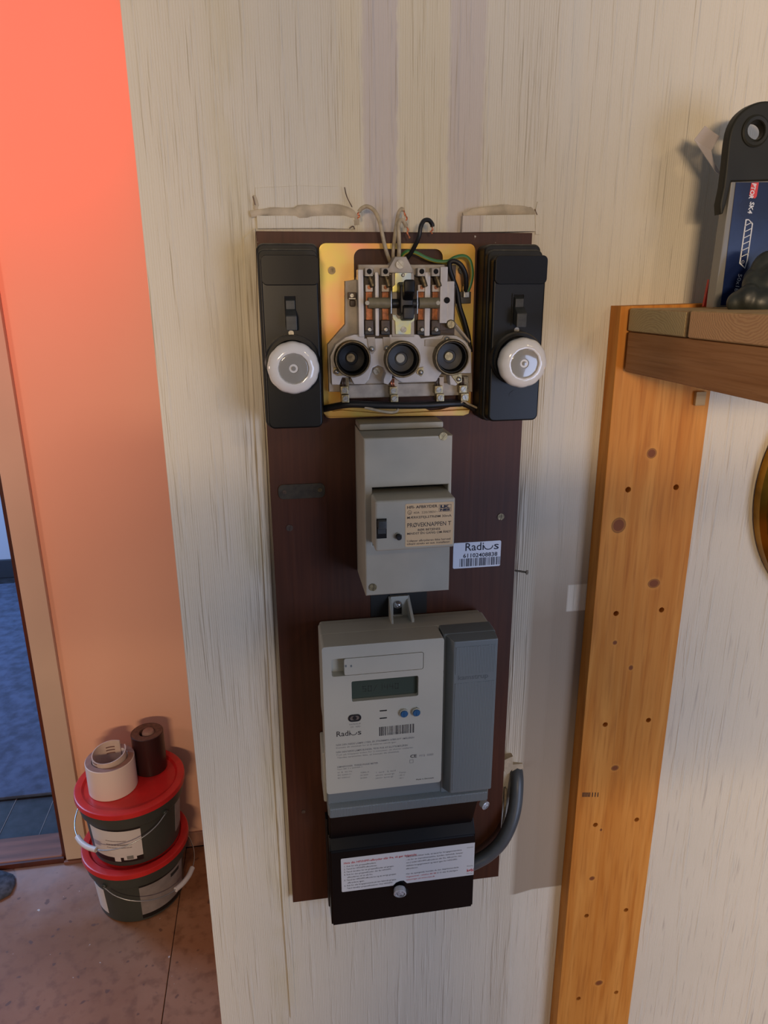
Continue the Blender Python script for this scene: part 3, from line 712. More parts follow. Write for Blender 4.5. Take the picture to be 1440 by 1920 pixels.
wire('cut_wire', 'cream insulated cut wire with bright copper end pointing down', [(746, 490, 26), (748, 474, 32), (748, 445, 38), (747, 425, 38), (750, 414, 36), (756, 414, 34), (762, 424, 32)], 1.8, M_WCREAM, GW, tips=[[(762, 424, 32), (765, 431, 32), (764, 437, 32), (768, 446, 32)]])
wire('cut_wire', 'black insulated cut wire curling up to the right', [(752, 494, 22), (765, 482, 26), (778, 461, 34), (786, 442, 38), (789, 425, 38), (795, 414, 36), (804, 413, 34), (810, 420, 32), (811, 425, 32)], 1.9, M_WBLACK, GW, tips=[[(810, 424, 32), (811, 431, 31), (808, 434, 31), (810, 438, 31)]])
gp = [(749, 487, 20), (758, 475, 26), (768, 471, 28), (782, 475, 28), (800, 484, 27), (820, 490, 26), (840, 490, 27), (853, 483, 28), (868, 480, 28), (879, 486, 28), (884, 500, 28), (885, 518, 28), (881, 536, 28), (877, 546, 27)]
ew = thing('earth_wire', 'green and yellow striped earth wire looping over the top right of the fuse block', 'wire', W(*U(877, 546, 24), 24))
P = [W(*U(x_, y_, d), d) for x_, y_, d in gp]
b = new(); tube(b, P, .0017, 12, 8, half=1); obj('green_half', b, M_WGREEN, ew, smooth=70)
b = new(); tube(b, P, .00172, 12, 8, half=0); obj('yellow_half', b, M_WYEL, ew, smooth=70)
wire('black_wire', 'black wire looping down the right side of the open fuse block', [(874, 546, 26), (874, 530, 30), (872, 512, 33), (864, 497, 34), (853, 490, 33), (844, 492, 32), (843, 503, 31), (849, 522, 29), (857, 545, 26), (862, 575, 25), (870, 600, 24), (878, 630, 23), (882, 660, 22)], 2.2, M_WBLACK)
wire('black_wire', 'thick black wire lying across the bottom of the open fuse block', [(600, 768, 16), (630, 762, 26), (660, 758, 33), (720, 760, 36), (790, 760, 36), (840, 757, 34), (866, 756, 30)], 3.2, M_WBLACK)
wire('cream_wire', 'thin cream wire looping under the bottom middle terminal', [(684, 764, 36), (706, 769, 39), (728, 773, 40), (742, 772, 39), (746, 766, 36), (742, 757, 33), (739, 750, 31)], 1.3, M_WCREAM)
wire('grey_wire', 'thin pale wire running from the lowest right terminal to the right switch', [(860, 762, 30), (868, 752, 34), (878, 757, 32), (895, 765, 28), (905, 770, 24)], 1.0, M_WCREAM)
wire('black_wire', 'black wire running from the fuse block bottom behind the right switch', [(868, 757, 22), (880, 762, 22), (895, 770, 20), (910, 778, 16)], 2.6, M_WBLACK)

# ================================================================== residual current breaker in its box
hb = thing('breaker_box', 'tall cream breaker box with a projecting switch module in the middle of the board', 'breaker box', W(124, -320, 12))
bxu0, bxu1, bv0, bv1 = 83, 162.5, -321, -172
fr = 77
def HU(x_, y_, d=fr): return U(x_, y_, d)
b2u = 92.0
b = new()
prism(b, [(bxu0, bv0), (bxu1, bv0), (bxu1, bv1), (bxu0, bv1)], 12.2, fr, holes=[[(b2u-2, -271), (bxu1-3.5, -271), (bxu1-3.5, -217), (b2u-2, -217)]], bev=1.6, seg=3)
obj('box_cover', b, M_CREAM, hb)
b = new(); bx(b, b2u-1.9, bxu1-3.6, -270.9, -217.1, 12.3, 58); obj('box_inside', b, M_DARKGAP, hb)
b = new(); bx(b, 83.5, 162, -171.6, -165.5, 12.2, 44, 1.5); obj('top_entry', b, M_CREAM, hb)
for px_, py_ in ((831, 818), (699, 1101)): screw(hb, *HU(px_, py_), fr, 3.7, 50 if px_ > 800 else 80, M_BRASS, .7)
# module
md = 101
m0 = U(703, 940, md); m1 = U(851, 1026, md)
mu0, mu1, mv0, mv1 = m0[0], m1[0], m1[1], m0[1]
b = new(); bx(b, mu0, mu1+.5, mv0, mv1, 58.5, md, 2.2, 3); mod = obj('breaker_module', b, M_CREAM, hb)
la = U(760, 943, md); lb = U(850, 1022, md)
b = new(); prism(b, rrect(la[0], lb[0]-.6, lb[1]+1, la[1]-1, 1.2), md-.3, md+.25); obj('rating_label', b, M_LAB, mod)
s0 = U(706, 973, md); s1 = U(725, 1002, md)
b = new(); bx(b, s0[0], s1[0], s1[1]-3.5, s0[1], md-.2, md+.15); obj('switch_slot', b, M_DARKGAP, mod, smooth=0)
b = new(); bx(b, s0[0]+.6, s1[0]-.6, (s0[1]+s1[1])/2-1, s0[1]-.6, md-3, md+5.5, 1.0); bx(b, s0[0]+.8, s1[0]-.8, s1[1]+1, (s0[1]+s1[1])/2-1, md-3, md+1.2, .3); obj('rocker', b, M_TOG, mod)
tcu, tcv = U(747, 1005, md)
b = new(); lathe(b, [(.0033, 0), (.0035, .0006), (.0030, .0008), (.0028, 0)], W(tcu, tcv, md), (0, -1, 0), 24); obj('button_ring', b, M_CREAM, mod)
b = new(); cyl(b, W(tcu, tcv, md-.2), (0, -1, -.1), .0023, .005, 18, .0006); obj('test_button', b, M_BLK, mod)
LD = md+.3
def ltext(s, px_, py_, wpx, size, bold=0, m=None):
    a = U(px_, py_, LD); wmm = U(px_+wpx, py_, LD)[0]-a[0]
    text('lettering', s, size, a[0], a[1], LD, m or M_INKBR, mod, width=wmm, bold=bold)
ltext('HFI- AFBRYDER', 763, 954, 57, 2.6, .09)
ltext('40A  220/380V~', 775, 963.5, 46, 2.0)
b = new(); lathe(b, [(.0016, 0), (.0019, .00002), (.0016, .00004)], W(*U(768, 961, LD), LD), (0, -1, 0), 24); obj('lettering', b, M_INKBR, mod, smooth=0)
ltext('D', 766.6, 963.8, 3, 1.9)
ltext('MÆRKEFEJLSTRØM 30mA', 763, 973, 83, 2.2, .03)
ltext('PRØVEKNAPPEN T', 763, 989, 82, 4.1, .05)
ltext('BØR BETJENES', 783, 995.5, 42, 2.0, .05)
ltext('MINDST ÉN GANG OM ÅRET', 763, 1003, 82, 2.1, .04)
ltext('Udløser afbryderen ikke herved', 763, 1016.5, 81, 1.9, .03)
ltext('tilkald straks en aut. installatør', 763, 1022, 81, 1.9, .03)
e0 = U(823, 946.5, LD); e1 = U(846, 958.5, LD)
b = new(); prism(b, [(e0[0], e1[1]), (e1[0], e1[1]), (e1[0], e0[1]), (e0[0], e0[1])], LD-.05, LD, holes=[[(e0[0]+.3, e1[1]+.3), (e1[0]-.3, e1[1]+.3), (e1[0]-.3, e0[1]-.3), (e0[0]+.3, e0[1]-.3)]]); bx(b, e0[0]+.6, e1[0]-.6, (e0[1]+e1[1])/2-.25, (e0[1]+e1[1])/2+.1, LD-.05, LD); obj('maker_mark', b, M_INKB, mod, smooth=0)
ltext('LK', 825.5, 952, 18, 2.2, .22, M_INKB); ltext('NES', 825, 958, 19, 1.9, .18, M_INKB)

# ================================================================== white bar-code sticker
stk = thing('barcode_sticker', 'white supplier sticker with number and bar code right of the breaker box', 'sticker', W(208, -326, 12))
b = new(); prism(b, rrect(182.8, 233.8, -326.3, -298, 1.6), 12.05, 12.35); obj('sticker_paper', b, M_STICK, stk, smooth=0)
a = U(871, 1033, 12.4); wordmark(a[0], a[1], U(934, 1033, 12.4)[0]-a[0], 12.45, M_INKB, stk)
a = U(868, 1046, 12.4); text('lettering', '61102408838', 4.6, a[0], a[1], 12.45, M_INKB, stk, width=U(932, 1046, 12.4)[0]-a[0], bold=.12)
a = U(862, 1048, 12.4); c = U(938, 1058, 12.4); barcode(a[0], c[0], c[1], a[1], 12.45, M_INKB, stk, 3, 34)

# ================================================================== electricity meter
mt = thing('electricity_meter', 'light grey digital electricity meter with darker grey cover, lower half of the board', 'meter', W(126, -571, 12))
MF = 72.0
b = new(); bx(b, 42, 212, -548, -374, 12.2, 48, 3, 3); bx(b, 40.5, 213.5, -470, -373.2, 20, 46, 2.5, 3); obj('meter_base', b, M_METER, mt)
wa = U(603, 1215, MF); wb = U(827, 1464, MF); wc = U(613, 1488, MF)
WU0, WU1, WV0, WV1 = 40.5, wb[0], -540.5, -373.2
# front shell with openings for hatch and display
ha = U(621, 1236, MF); hb_ = U(794, 1262, MF)
lca = U(659, 1274, MF); lcb = U(784, 1311, MF)
hatchhole = rrect(ha[0], hb_[0], -402.5, -386.5, 2.5)
hv = [U(640, 1235, MF)[1], U(640, 1268, MF)[1]]
hatchhole = rrect(ha[0], hb_[0], hv[1], hv[0], 2.5)
lv = [U(660, 1278, MF)[1], U(660, 1316, MF)[1]]
lcdhole = rrect(lca[0], lcb[0], lv[1], lv[0], 1.6)
b = new(); prism(b, rrect(WU0, WU1, WV0, WV1, 3, 4), 45.5, MF, holes=[hatchhole, lcdhole], bev=1.6, seg=3); shell = obj('front_shell', b, M_METER, mt)
b = new(); bx(b, ha[0]-1, hb_[0]+1, hv[1]-1, hv[0]+1, 46, 62); obj('hatch_recess', b, M_METER, mt)
hx = U(645, 1250, MF)[0]
b = new(); prism(b, rrect(hx, hb_[0]-.4, hv[1]+.4, hv[0]-.4, 2), 60, MF+.3, bev=.6); ht = obj('sliding_hatch', b, M_METER, mt)
for px_ in (648.5, 658.5):
    q = U(px_, 1249, MF+.5); b = new(); bx(b, q[0]-.9, q[0]+.9, q[1]-1.2, q[1]+1.2, MF, MF+.5, .2); obj('hatch_latch', b, M_GREY, ht)
b = new(); bx(b, lca[0]-1, lcb[0]+1, lv[1]-1, lv[0]+1, 46, MF-5); lcd = obj('display', b, M_LCD, mt)
# seven-segment digits on the display
SEG = {'0': 'abcdef', '1': 'bc', '4': 'bcfg', '5': 'acdfg'}
def digit(bm, ch, u, v, w_, h_, d, t=.5):
    if ch == '/':
        prism(bm, [(u, v), (u+t, v), (u+w_, v+h_), (u+w_-t, v+h_)], d-.05, d); return
    S = {'a': (0, h_-t, w_, h_), 'b': (w_-t, h_/2, w_, h_), 'c': (w_-t, 0, w_, h_/2), 'd': (0, 0, w_, t), 'e': (0, 0, t, h_/2), 'f': (0, h_/2, t, h_), 'g': (0, h_/2-t/2, w_, h_/2+t/2)}
    for s_ in SEG[ch]:
        x0, y0, x1, y1 = S[s_]; bx(bm, u+x0, u+x1, v+y0, v+y1, d-.05, d)
b = new(); q = U(680, 1297, MF-5); step = (U(752, 1290, MF-5)[0]-q[0])/8
for k, ch in enumerate('50/1440'): digit(b, ch, q[0]+k*step*1.12, q[1], step*.72, 6, MF-4.95)
obj('display_digits', b, M_LCDS, lcd, smooth=0)
# eye, lamps, buttons
q = U(665, 1346, MF)
b = new(); prism(b, rrect(q[0]-6.5, q[0]+6.5, q[1]-4, q[1]+4, 3.9, 6), MF-.2, MF+.6, holes=[rrect(q[0]-4.6, q[0]+4.6, q[1]-2.6, q[1]+2.6, 2.5, 6)[::-1]]); prism(b, circ(q[0], q[1], 2.1, 18), MF, MF+.5); obj('optical_port', b, M_BLK, mt)
b = new(); prism(b, rrect(q[0]-4.6, q[0]+4.6, q[1]-2.6, q[1]+2.6, 2.5, 6), MF-.2, MF+.15); obj('port_ring', b, M_STEEL, mt)
for y_ in (1333, 1347):
    a = U(712, y_, MF); b = new(); bx(b, a[0], a[0]+7.2, a[1]-.6, a[1]+.6, MF-.1, MF+.2); obj('indicator_slot', b, M_DARKGAP, mt, smooth=0)
for px_, py_ in ((758, 1339), (781, 1337)):
    a = U(px_, py_, MF+3)
    b = new(); lathe(b, [(.0047, 0), (.0046, .0022), (.0040, .0028), (.0037, .0024)], W(a[0], a[1], MF), (0, -1, 0), 24); rg = obj('push_button', b, M_METER, mt)
    b = new(); cyl(b, W(a[0], a[1], MF+1), (0, -1, 0), .0037, .0026, 22, .0004); bx(b, a[0]-.2, a[0]+.2, a[1]-2.6, a[1]+2.6, MF+3.4, MF+3.9); obj('button_face', b, M_BLUE, rg)
a = U(781, 1327, MF); b = new(); cyl(b, W(a[0], a[1], MF), (0, -1, 0), .0009, .0003, 10); obj('button_dot', b, M_INK, mt)
TD = MF+.12
def mtext(s, px_, py_, x1, size, m=M_INKL, bold=0):
    a = U(px_, py_, TD); text('lettering', s, size, a[0], a[1], TD, m, mt, width=U(x1, py_, TD)[0]-a[0], bold=bold)
mtext('KAMSTRUP', 655, 1360, 676, 1.7); mtext('OK   RØD', 657, 1365, 676, 1.7)
a = U(630, 1380, TD); wordmark(a[0], a[1]-1.0, U(677, 1380, TD)[0]-a[0], TD, M_INK, mt)
a = U(711, 1361, TD); c = U(777, 1371, TD); barcode(a[0], c[0], c[1]-1.5, a[1]-1.5, TD, M_INK, mt, 5, 30)
mtext('23 176 033', 727, 1377.5, 760, 2.0)
mtext('NÅR DEN RØDE LAMPE LYSER, ER STRØMMEN AFBRUDT I MÅLEREN', 630, 1399, 776, 2.0, M_INKL, .05)
mtext('Kontakt dit elselskab for at få måleren tændt igen', 630, 1404, 742, 1.8)
mtext('NÅR DEN RØDE LAMPE BLINKER, TRYK FOR AT SLUTTE MÅLEREN', 630, 1412.5, 764, 2.0, M_INKL, .05)
mtext('Tryk på knappen inden for 2 minutter, så slutter måleren', 630, 1417.5, 774, 1.8)
mtext('Tændes strømmen ikke, så kontakt dit elselskab', 632, 1422.5, 748, 1.8)
mtext('OMNIPOWER  THREE-PHASE METER', 632, 1440, 709, 1.9, M_INKL, .05)
mtext('Type 685 3 x 230/400 V', 632, 1444, 680, 1.5)
for k, (s_, x0, x1) in enumerate((('kl. B  50 Hz', 633, 660), ('5(80) A', 676, 692), ('1. tarif   2. tarif', 704, 741), ('Temp', 748, 761))):
    for j in range(3): mtext(s_ if j == 0 else ('IEC 62053-21', 'EN 50470', 'aktiv energi', '-40 C')[k], x0, 1450+5.2*j, x1-2*j, 1.6)
mtext('CE', 769, 1421, 781, 3.6, M_INK, .12); mtext('M12  0200', 786, 1419, 812, 2.6)
a = U(768, 1431, TD); b = new(); prism(b, [(a[0], a[1]), (a[0]+4, a[1]), (a[0]+4, a[1]+4), (a[0], a[1]+4)], TD-.05, TD, holes=[[(a[0]+.4, a[1]+.4), (a[0]+3.6, a[1]+.4), (a[0]+3.6, a[1]+3.6), (a[0]+.4, a[1]+3.6)]]); obj('class_mark', b, M_INKL, mt, smooth=0)
mtext('Made in Denmark', 780, 1463, 813, 1.7, M_INK)
# grey cover: ribbed column on the right, strip along the bottom
w = NB('ribbed_meter_grey', .42)
rib = w.math('SINE', w.math('MULTIPLY', w.x, 2*PI/.0016)); w.p.inputs['Base Color'].default_value = lin((106, 113, 113)); w.bump(rib, .35, .0003); M_RIB = w.m
cu0 = WU1+.6
b = new(); bx(b, cu0, 214.2, -571.5, -372.8, 44, 66, 2.0, 3); obj('side_cover', b, M_GREY, mt)
b = new(); frustum(b, cu0+2, 213.8, -555, -373.2, 64, cu0+7.5, 212.8, -551, -375, 79, 1.6); sc = obj('cover_column', b, M_GREY, mt)
b = new(); bx(b, cu0+9.5, 210.8, -411, -381, 78.6, 79.35, .2); obj('ribbed_panel', b, M_RIB, sc)
b = new(); bx(b, cu0+9.5, 210.8, -547, -421, 78.6, 79.35, .2); obj('ribbed_panel', b, M_RIB, sc)
a = (cu0+12, -416); text('embossed_name', 'kamstrup', 5.5, a[0], a[1]-1.2, 79.15, mat('meter_grey_emboss', (86, 92, 93), .4), sc, width=31, bold=.1)
b = new(); bx(b, 41.5, cu0+2, -571.5, -541.5, 44, 65, 1.6, 3); lo = obj('lower_cover', b, M_GREY, mt)
b = new(); frustum(b, 41.2, 213.9, -572, -557, 64, 43, 212, -572, -561, 70.5, 1.2); obj('ribbed_lip', b, M_RIB, mt)
b = new(); bx(b, 38.6, 44, -566, -505, 14, 52, 1.5); obj('side_flange', b, M_METER, mt)
# hanger with screw
b = new()
ua, ub = U(731, 1140, 20)[0], U(769, 1140, 20)[0]
hvt = U(750, 1124, 24)[1]; hvb = -373
q = U(747, 1137, 20)
prism(b, [(ua, hvb-1), (ub, hvb-1), (ub-1.5, hvt), (ua+1.5, hvt)], 12.6, 16, holes=[[(q[0]-4.6, hvb+.2), (q[0]+4.6, hvb+.2)]+[(q[0]+4.6*math.cos(t*PI/8), q[1]+4.6*math.sin(t*PI/8)) for t in range(9)]], bev=.4)
frustum(b, ua-.4, ua+2.6, hvb-1, hvt-.5, 13, ua-.9, ua+1.4, hvb-1, hvb+3.5, 34, .5)
frustum(b, ub-2.6, ub+.4, hvb-1, hvt-.5, 13, ub-1.2, ub+1.6, hvb-1, hvb+3.5, 34, .5)
obj('hanger', b, M_METER, mt)
b = new(); lathe(b, [(.0046, 0), (.0045, .001), (.0030, .0030), (.0012, .0036), (.0011, .0030), (0, .0030)], W(q[0], q[1]+.3, 16), (0, -1, 0), 24); obj('hanger_screw', b, mat('bright_screw', (206, 206, 210), .18, metal=.95), mt)
# lead-style seals
def seal(label, px_, py_, d, r, tilt):
    u, v = U(px_, py_, d); t = thing('wire_seal', label, 'seal', W(u, v, d-12))
    ax = Vector(tilt).normalized()
    b = new(); lathe(b, [(0, -.006), (r, -.006), (r*1.08, -.004), (r*1.08, 0), (r*.86, .0006), (r*.82, -.0008), (0, -.0008)], W(u, v, d), ax, 28); c = obj('seal_body', b, mat('cloudy_seal_plastic', (176, 178, 182), .2, coat=.8), t)
    b = new(); lathe(b, [(r*.80, -.0008), (r*.8, -.0002), (0, -.0002)], W(u, v, d), ax, 24); obj('seal_disc', b, mat('seal_disc_print', (206, 208, 212), .4, vcol=(90, 92, 96), vscale=380), t)
    return t
seal('clear round seal at the lower right corner of the meter', 911, 1511, 62, .0046, (.45, -1, -.1))
seal('cloudy grey round seal on the front of the black terminal box', 750, 1676, 54, .0066, (-.12, -1, -.22))
# black terminal neck and box
tb = thing('terminal_box', 'black terminal box with an instruction sticker at the bottom of the board', 'terminal box', W(126, -740, 12))
b = new(); frustum(b, 46, 206, -628, -560, 12.2, 46, 207, -612, -560, 58, 1)
b.free(); b = new()
bb = bmesh.new()
sec = [(12.2, -560), (62, -560), (60, -578), (40, -626), (12.2, -626)]
va = [bb.verts.new(W(43.5+(0 if q_[0] < 40 or q_[1] > -590 else 0), q_[1], q_[0])) for q_ in sec]; vb = [bb.verts.new(W(205.5, q_[1], q_[0])) for q_ in sec]
bb.faces.new(va); bb.faces.new(vb[::-1])
for i in range(5): bb.faces.new((va[i], vb[i], vb[(i+1) % 5], va[(i+1) % 5]))
bmesh.ops.recalc_face_normals(bb, faces=bb.faces); bmesh.ops.bevel(bb, geom=bb.edges[:], offset=.0015, segments=2, affect='EDGES'); merge(b, bb)
obj('neck', b, M_BLKG, tb)
BF = 47.0
TBu0, TBu1 = 42.5, 208.0
bb = bmesh.new()
sec = [(12.2, -621), (37, -621), (BF, -637), (BF, -741), (12.2, -741)]
va = [bb.verts.new(W(TBu0, q_[1], q_[0])) for q_ in sec]; vb = [bb.verts.new(W(TBu1, q_[1], q_[0])) for q_ in sec]
bb.faces.new(va); bb.faces.new(vb[::-1])
for i in range(5): bb.faces.new((va[i], vb[i], vb[(i+1) % 5], va[(i+1) % 5]))
bmesh.ops.recalc_face_normals(bb, faces=bb.faces); bmesh.ops.bevel(bb, geom=bb.edges[:], offset=.002, segments=3, affect='EDGES')
b = new(); merge(b, bb); obj('cover', b, M_BLKG, tb)
b = new(); u, v = U(752, 1672, BF); prism(b, circ(u+2.2, v-1.0, 6.4, 20), BF-.4, BF+.2); obj('seal_recess', b, M_DARKGAP, tb)
b = new(); bx(b, TBu0-1.6, TBu0+1, -736, -612, 12.3, 24, .8); obj('back_plate', b, M_BLK, tb)
ia = U(639, 1611, BF+.2); ib = U(640, 1673, BF+.2); ic = U(889, 1573, BF+.2)
sv1, sv0 = (ia[1]+0.3), ib[1]; su0 = ia[0]; su1 = TBu1-.6
isk = thing('instruction_sticker', 'white instruction sticker with red heading on the black terminal box', 'sticker', W((su0+su1)/2, sv0, BF))
b = new()
su, sv = U(752, 1655, BF+.2)
notch = []
prism(b, [(su0+1, sv0), (su-9, sv0-.2), (su-6, sv0+3.5), (su-1, sv0+5.2), (su+3, sv0+5), (su+7, sv0+.5), (su1, sv0), (su1, sv1-.5), (su0+1, sv1), (su0, sv1-1), (su0, sv0+1)], BF+.03, BF+.25); obj('sticker_paper', b, M_STICK2, isk, smooth=0)
IW = su1-su0; ID = BF+.3
def itext(s, fx, row, fw, size=2.0, m=M_INK, bold=.02):
    text('lettering', s, size, su0+IW*fx, sv1-(sv1-sv0)*row, ID, m, isk, width=IW*fw, bold=bold)
itext('Hvis din HFI/HPFI-afbryder slår fra, så gør følgende:', .02, .17, .54, 2.8, M_INKR, .08)
L1 = [('1. Sluk for alle gruppeafbrydere.', .26), ('2. Tænd for HFI/HPFI-afbryderen.', .27), ('3. Tænd derefter for én gruppeafbryder ad gangen.', .41), ('4. Sluk for den gruppeafbryder, der får HFI/HPFI-', .39), ('    afbryderen til at slå fra.', .21), ('5. Tænd for HFI/HPFI-afbryderen og de øvrige gruppe-', .43), ('    afbrydere igen.', .14), ('6. Sluk for alle brugsgenstande på den fejlende gruppe.', .43), ('    Tænd derefter gruppeafbryderen. Hvis HFI/HPFI-', .38)]
for k, (s_, fw) in enumerate(L1): itext(s_, .02, .26+k*.083, fw*.9)
L2 = [('afbryderen bliver inde, så tænd for brugsgenstandene', .42), ('- én for én (opvaskemaskine, komfur, køleskab, lamper', .43), ('osv.) indtil HFI/HPFI-afbryderen slår fra. Afbryd for den', .42), ('defekte brugsgenstand og tænd igen for HFI/HPFI-', .39), ('afbryderen.', .09)]
for k, (s_, fw) in enumerate(L2): itext(s_, .48, .20+k*.09, fw)
itext('Har du spørgsmål, kontakt da den døgnbemandede', .48, .72, .40); itext('Vagtcentral - telefon 80 88', .48, .81, .23, 2.0, M_INKR); itext('01 01 eller få yderligere', .715, .81, .16); itext('oplysninger på www.nesa.dk', .48, .90, .22, 2.0, M_INKR)
itext('købi', .945, .88, .052, 4.2, M_INKR, .2); itext('Din net', .945, .95, .045, 1.6, M_INKL); itext('elværket', .94, .15, .05, 1.6, M_INKL); itext('Elforsyning', .945, .72, .045, 1.6, M_INKL)

# grey supply cable
sc_ = thing('supply_cable', 'thick grey cable bending from the wall into the black terminal box', 'cable', W(250, -715, 14))
cp = [(966, 1424, -14), (968, 1446, 1), (969, 1470, 10), (966, 1510, 18), (957, 1545, 24), (940, 1578, 27), (916, 1602, 28), (892, 1616, 28), (872, 1624, 27)]
b = new(); tube(b, [W(*U(x_, y_, d), d) for x_, y_, d in cp], .0079, 24, 8); obj('sheath', b, M_WGREY, sc_, smooth=70)
b = new(); tube(b, [W(*U(948, 1478, 5), 5), W(*U(945, 1520, 6), 8), W(*U(940, 1560, 8), 10)], .0016, 8, 5); obj('earth_strand', b, M_WCREAM, sc_, smooth=70)
sheet([(946, 1425), (962, 1418), (962, 1442), (952, 1452), (945, 1446)], 0, 11, M_PLASTER)
sheet([(960, 1434), (980, 1432), (982, 1441), (976, 1443), (970, 1441), (960, 1447)], 0, 10.5, M_PLASTER)

# ================================================================== pine upright and shelf
knots = []
for px_, py_, rx, rz in ((1224, 692, 2.5, 3), (1262, 690, 2, 2), (1222, 850, 5, 5), (1160, 985, 7.5, 8), (1226, 1094, 6.5, 5), (1153, 1205, 2.5, 2.5), (1183, 1252, 2.5, 3), (1153, 1440, 4.5, 3.5), (1110, 1647, 3.5, 3), (1123, 1843, 5, 4), (1127, 1556, 1.5, 2)):
    u, v = U(px_, py_, 21); knots.append((u/1000, H0+v/1000, rx/1000, rz/1000))
M_PINE_UP = wood('oiled_pine_upright', (214, 146, 68), (196, 122, 46), (158, 88, 30), knots, 'Z', .62)
M_PINE_Y = wood('pine_bracket', (176, 128, 84), (156, 106, 62), (120, 76, 44), (), 'Y', .6)
M_PINE_P = wood('pine_plank', (190, 158, 110), (172, 138, 92), (140, 104, 64), (), 'X', .6, .6)
holes = []
for k in range(11):
    for u_ in (366+.5*(k-2), 419.5+.5*(k-2)):
        vv = -247.5-140.5*k+281
        vv = -247.5-140.5*k
        if vv > -1480: holes.append(circ(u_+.0, vv, 2.9, 14)[::-1])
b = new(); prism(b, [(340.5, -1499.5), (445, -1499.5), (443.5, -63), (338.5, -65)], .6, 21, holes=holes, bev=.8, seg=2)
up = thing('pine_upright', 'drilled upright pine board standing against the wall under the shelf', 'upright', W(392, -1499.5, 10)); up['_w'] = (0, 0, 0); up.location = (0, 0, 0)
obj('board', b, M_PINE_UP, up)
b = new()
for hh in holes:
    cu_ = sum(p[0] for p in hh)/len(hh); cv = sum(p[1] for p in hh)/len(hh); cyl(b, W(cu_, cv, 1.2), (0, -1, 0), .0028, .006, 12)
o_ = obj('hole_bottoms', b, mat('hole_end_grain', (60, 48, 34), .9), up); o_['kind'] = 'stuff'
# burn mark where the saw stopped
for px_, py_, n_ in ((1092, 1490, 9), (1215, 1478, 0)):
    b = new()
    for k in range(n_):
        u, v = U(px_+k*2.6+(k > 5)*2.5*(k-5), py_, 21.1); bx(b, u, u+1.15, v-3.3, v+3.0, 20.5, 21.1)
    if n_: obj('burn_mark', b, mat('scorched_wood', (46, 30, 20), .8), up, smooth=0)
sh = thing('shelf', 'pine shelf of two thick planks on a bracket at the right edge', 'shelf', W(400, -126, 0)); sh['_w'] = (0, 0, 0); sh.location = (0, 0, 0)
b = new()
wbox(b, .345, .383, -.46, -.0265, H0-.1262, H0-.0884, .0022, 2); obj('bracket', b, M_PINE_Y, sh)
def endgrain(name, cx_, cz_, col, col2):
    w = NB(name, .7)
    dx = w.math('SUBTRACT', w.y, cx_); dz = w.math('SUBTRACT', w.z, cz_)
    r = w.math('SQRT', w.math('ADD', w.math('MULTIPLY', dx, dx), w.math('MULTIPLY', dz, dz)))
    s_ = w.math('SINE', w.math('ADD', w.math('MULTIPLY', r, 2600), w.math('MULTIPLY', w.noise((45, 45, 160), 1, 4), 22)))
    w.color(w.mix(w.mr(s_, -.4, 2.2), col, col2)); w.bump(s_, .2, .0003); return w.m
M_EG1 = endgrain('plank_end_grain_small', -.07, H0-.12, (186, 164, 116), (160, 134, 90))
M_EG2 = endgrain('plank_end_grain_wide', -.20, H0-.045, (204, 160, 112), (176, 126, 84))
for y0, y1, x0, z1, eg in ((-.1225, -.0245, .3455, H0-.0668, M_EG1), (-.262, -.128, .3445, H0-.0662, M_EG2), (-.400, -.2665, .347, H0-.0665, M_EG2)):
    b = new(); wbox(b, x0+.001, 1.25, y0, y1, H0-.0882, z1, .0012, 2); pk = obj('plank', b, M_PINE_P, sh)
    b = new(); wbox(b, x0, x0+.0012, y0+.0012, y1-.0012, H0-.0872, z1-.001, .0003, 1); obj('end_grain', b, eg, pk)
b = new(); prism(b, [(0, 0), (1, 0), (0, 1)], 0, 1); b.free()
b = new(); u, v = U(1304, 742, 24); bx(b, u, u+11, v-10, v+4, 21.1, 25.5, .8); tag(obj('wood_packer', b, M_PINE_P), 'small pine packing block under the shelf bracket on the upright', 'block')

# ================================================================== things on the shelf
ST = H0-.0662
PD = 60.0
def pp(pts, d=PD): return [U(x_, y_, d) for x_, y_ in pts]
pk = thing('blade_package', 'blue hanging package of knife blades with black hanger, upright on the shelf', 'package', W(440, -66, 60)); pk['_w'] = (0, 0, 0); pk.location = (0, 0, 0)
hookp = [(1341, 404), (1340, 385), (1347, 352), (1352, 310), (1356, 270), (1362, 242), (1374, 220), (1392, 204), (1412, 195), (1434, 193), (1460, 198), (1486, 214), (1500, 240), (1505, 300), (1507, 341), (1440, 341), (1362, 343), (1353, 384), (1347, 402)]
hc = [(1416+16*math.cos(t*PI/10), 246+16*math.sin(t*PI/10)) for t in range(20)]
hp = pp(hookp[:2]+[tuple(q[:2]) for q in smooth_path([(x_, y_, 0) for x_, y_ in hookp[2:16]], 3)]+hookp[16:], 61)
b = new(); prism(b, hp, 60, 68.5, holes=[pp(hc, 66)], bev=2, seg=3); obj('hanger', b, M_HOOK, pk)
b = new(); cc = W(*U(1416, 246, 68.5), 68.3); lathe(b, [(.0080, 0), (.0115, 0), (.0125, .0012), (.0110, .0022), (.0086, .0020), (.0080, .001)], cc, (0, -1, 0), 32); obj('hole_rim', b, M_HOOK, pk)
case = pp([(1358, 342), (1504, 341), (1494, 582), (1325, 578)], 56)
zb = (ST-H0)*1000
case = [case[0], case[1], (case[2][0], zb+.3), (case[3][0], zb+.3)]
b = new(); prism(b, case, 55, 66, bev=1.4); obj('clear_case', b, M_PACKG, pk)
card = pp([(1380, 342), (1503, 341), (1492, 575), (1351, 575)], 66.5)
card = [card[0], card[1], (card[2][0], zb+2.2), (card[3][0], zb+2.2)]
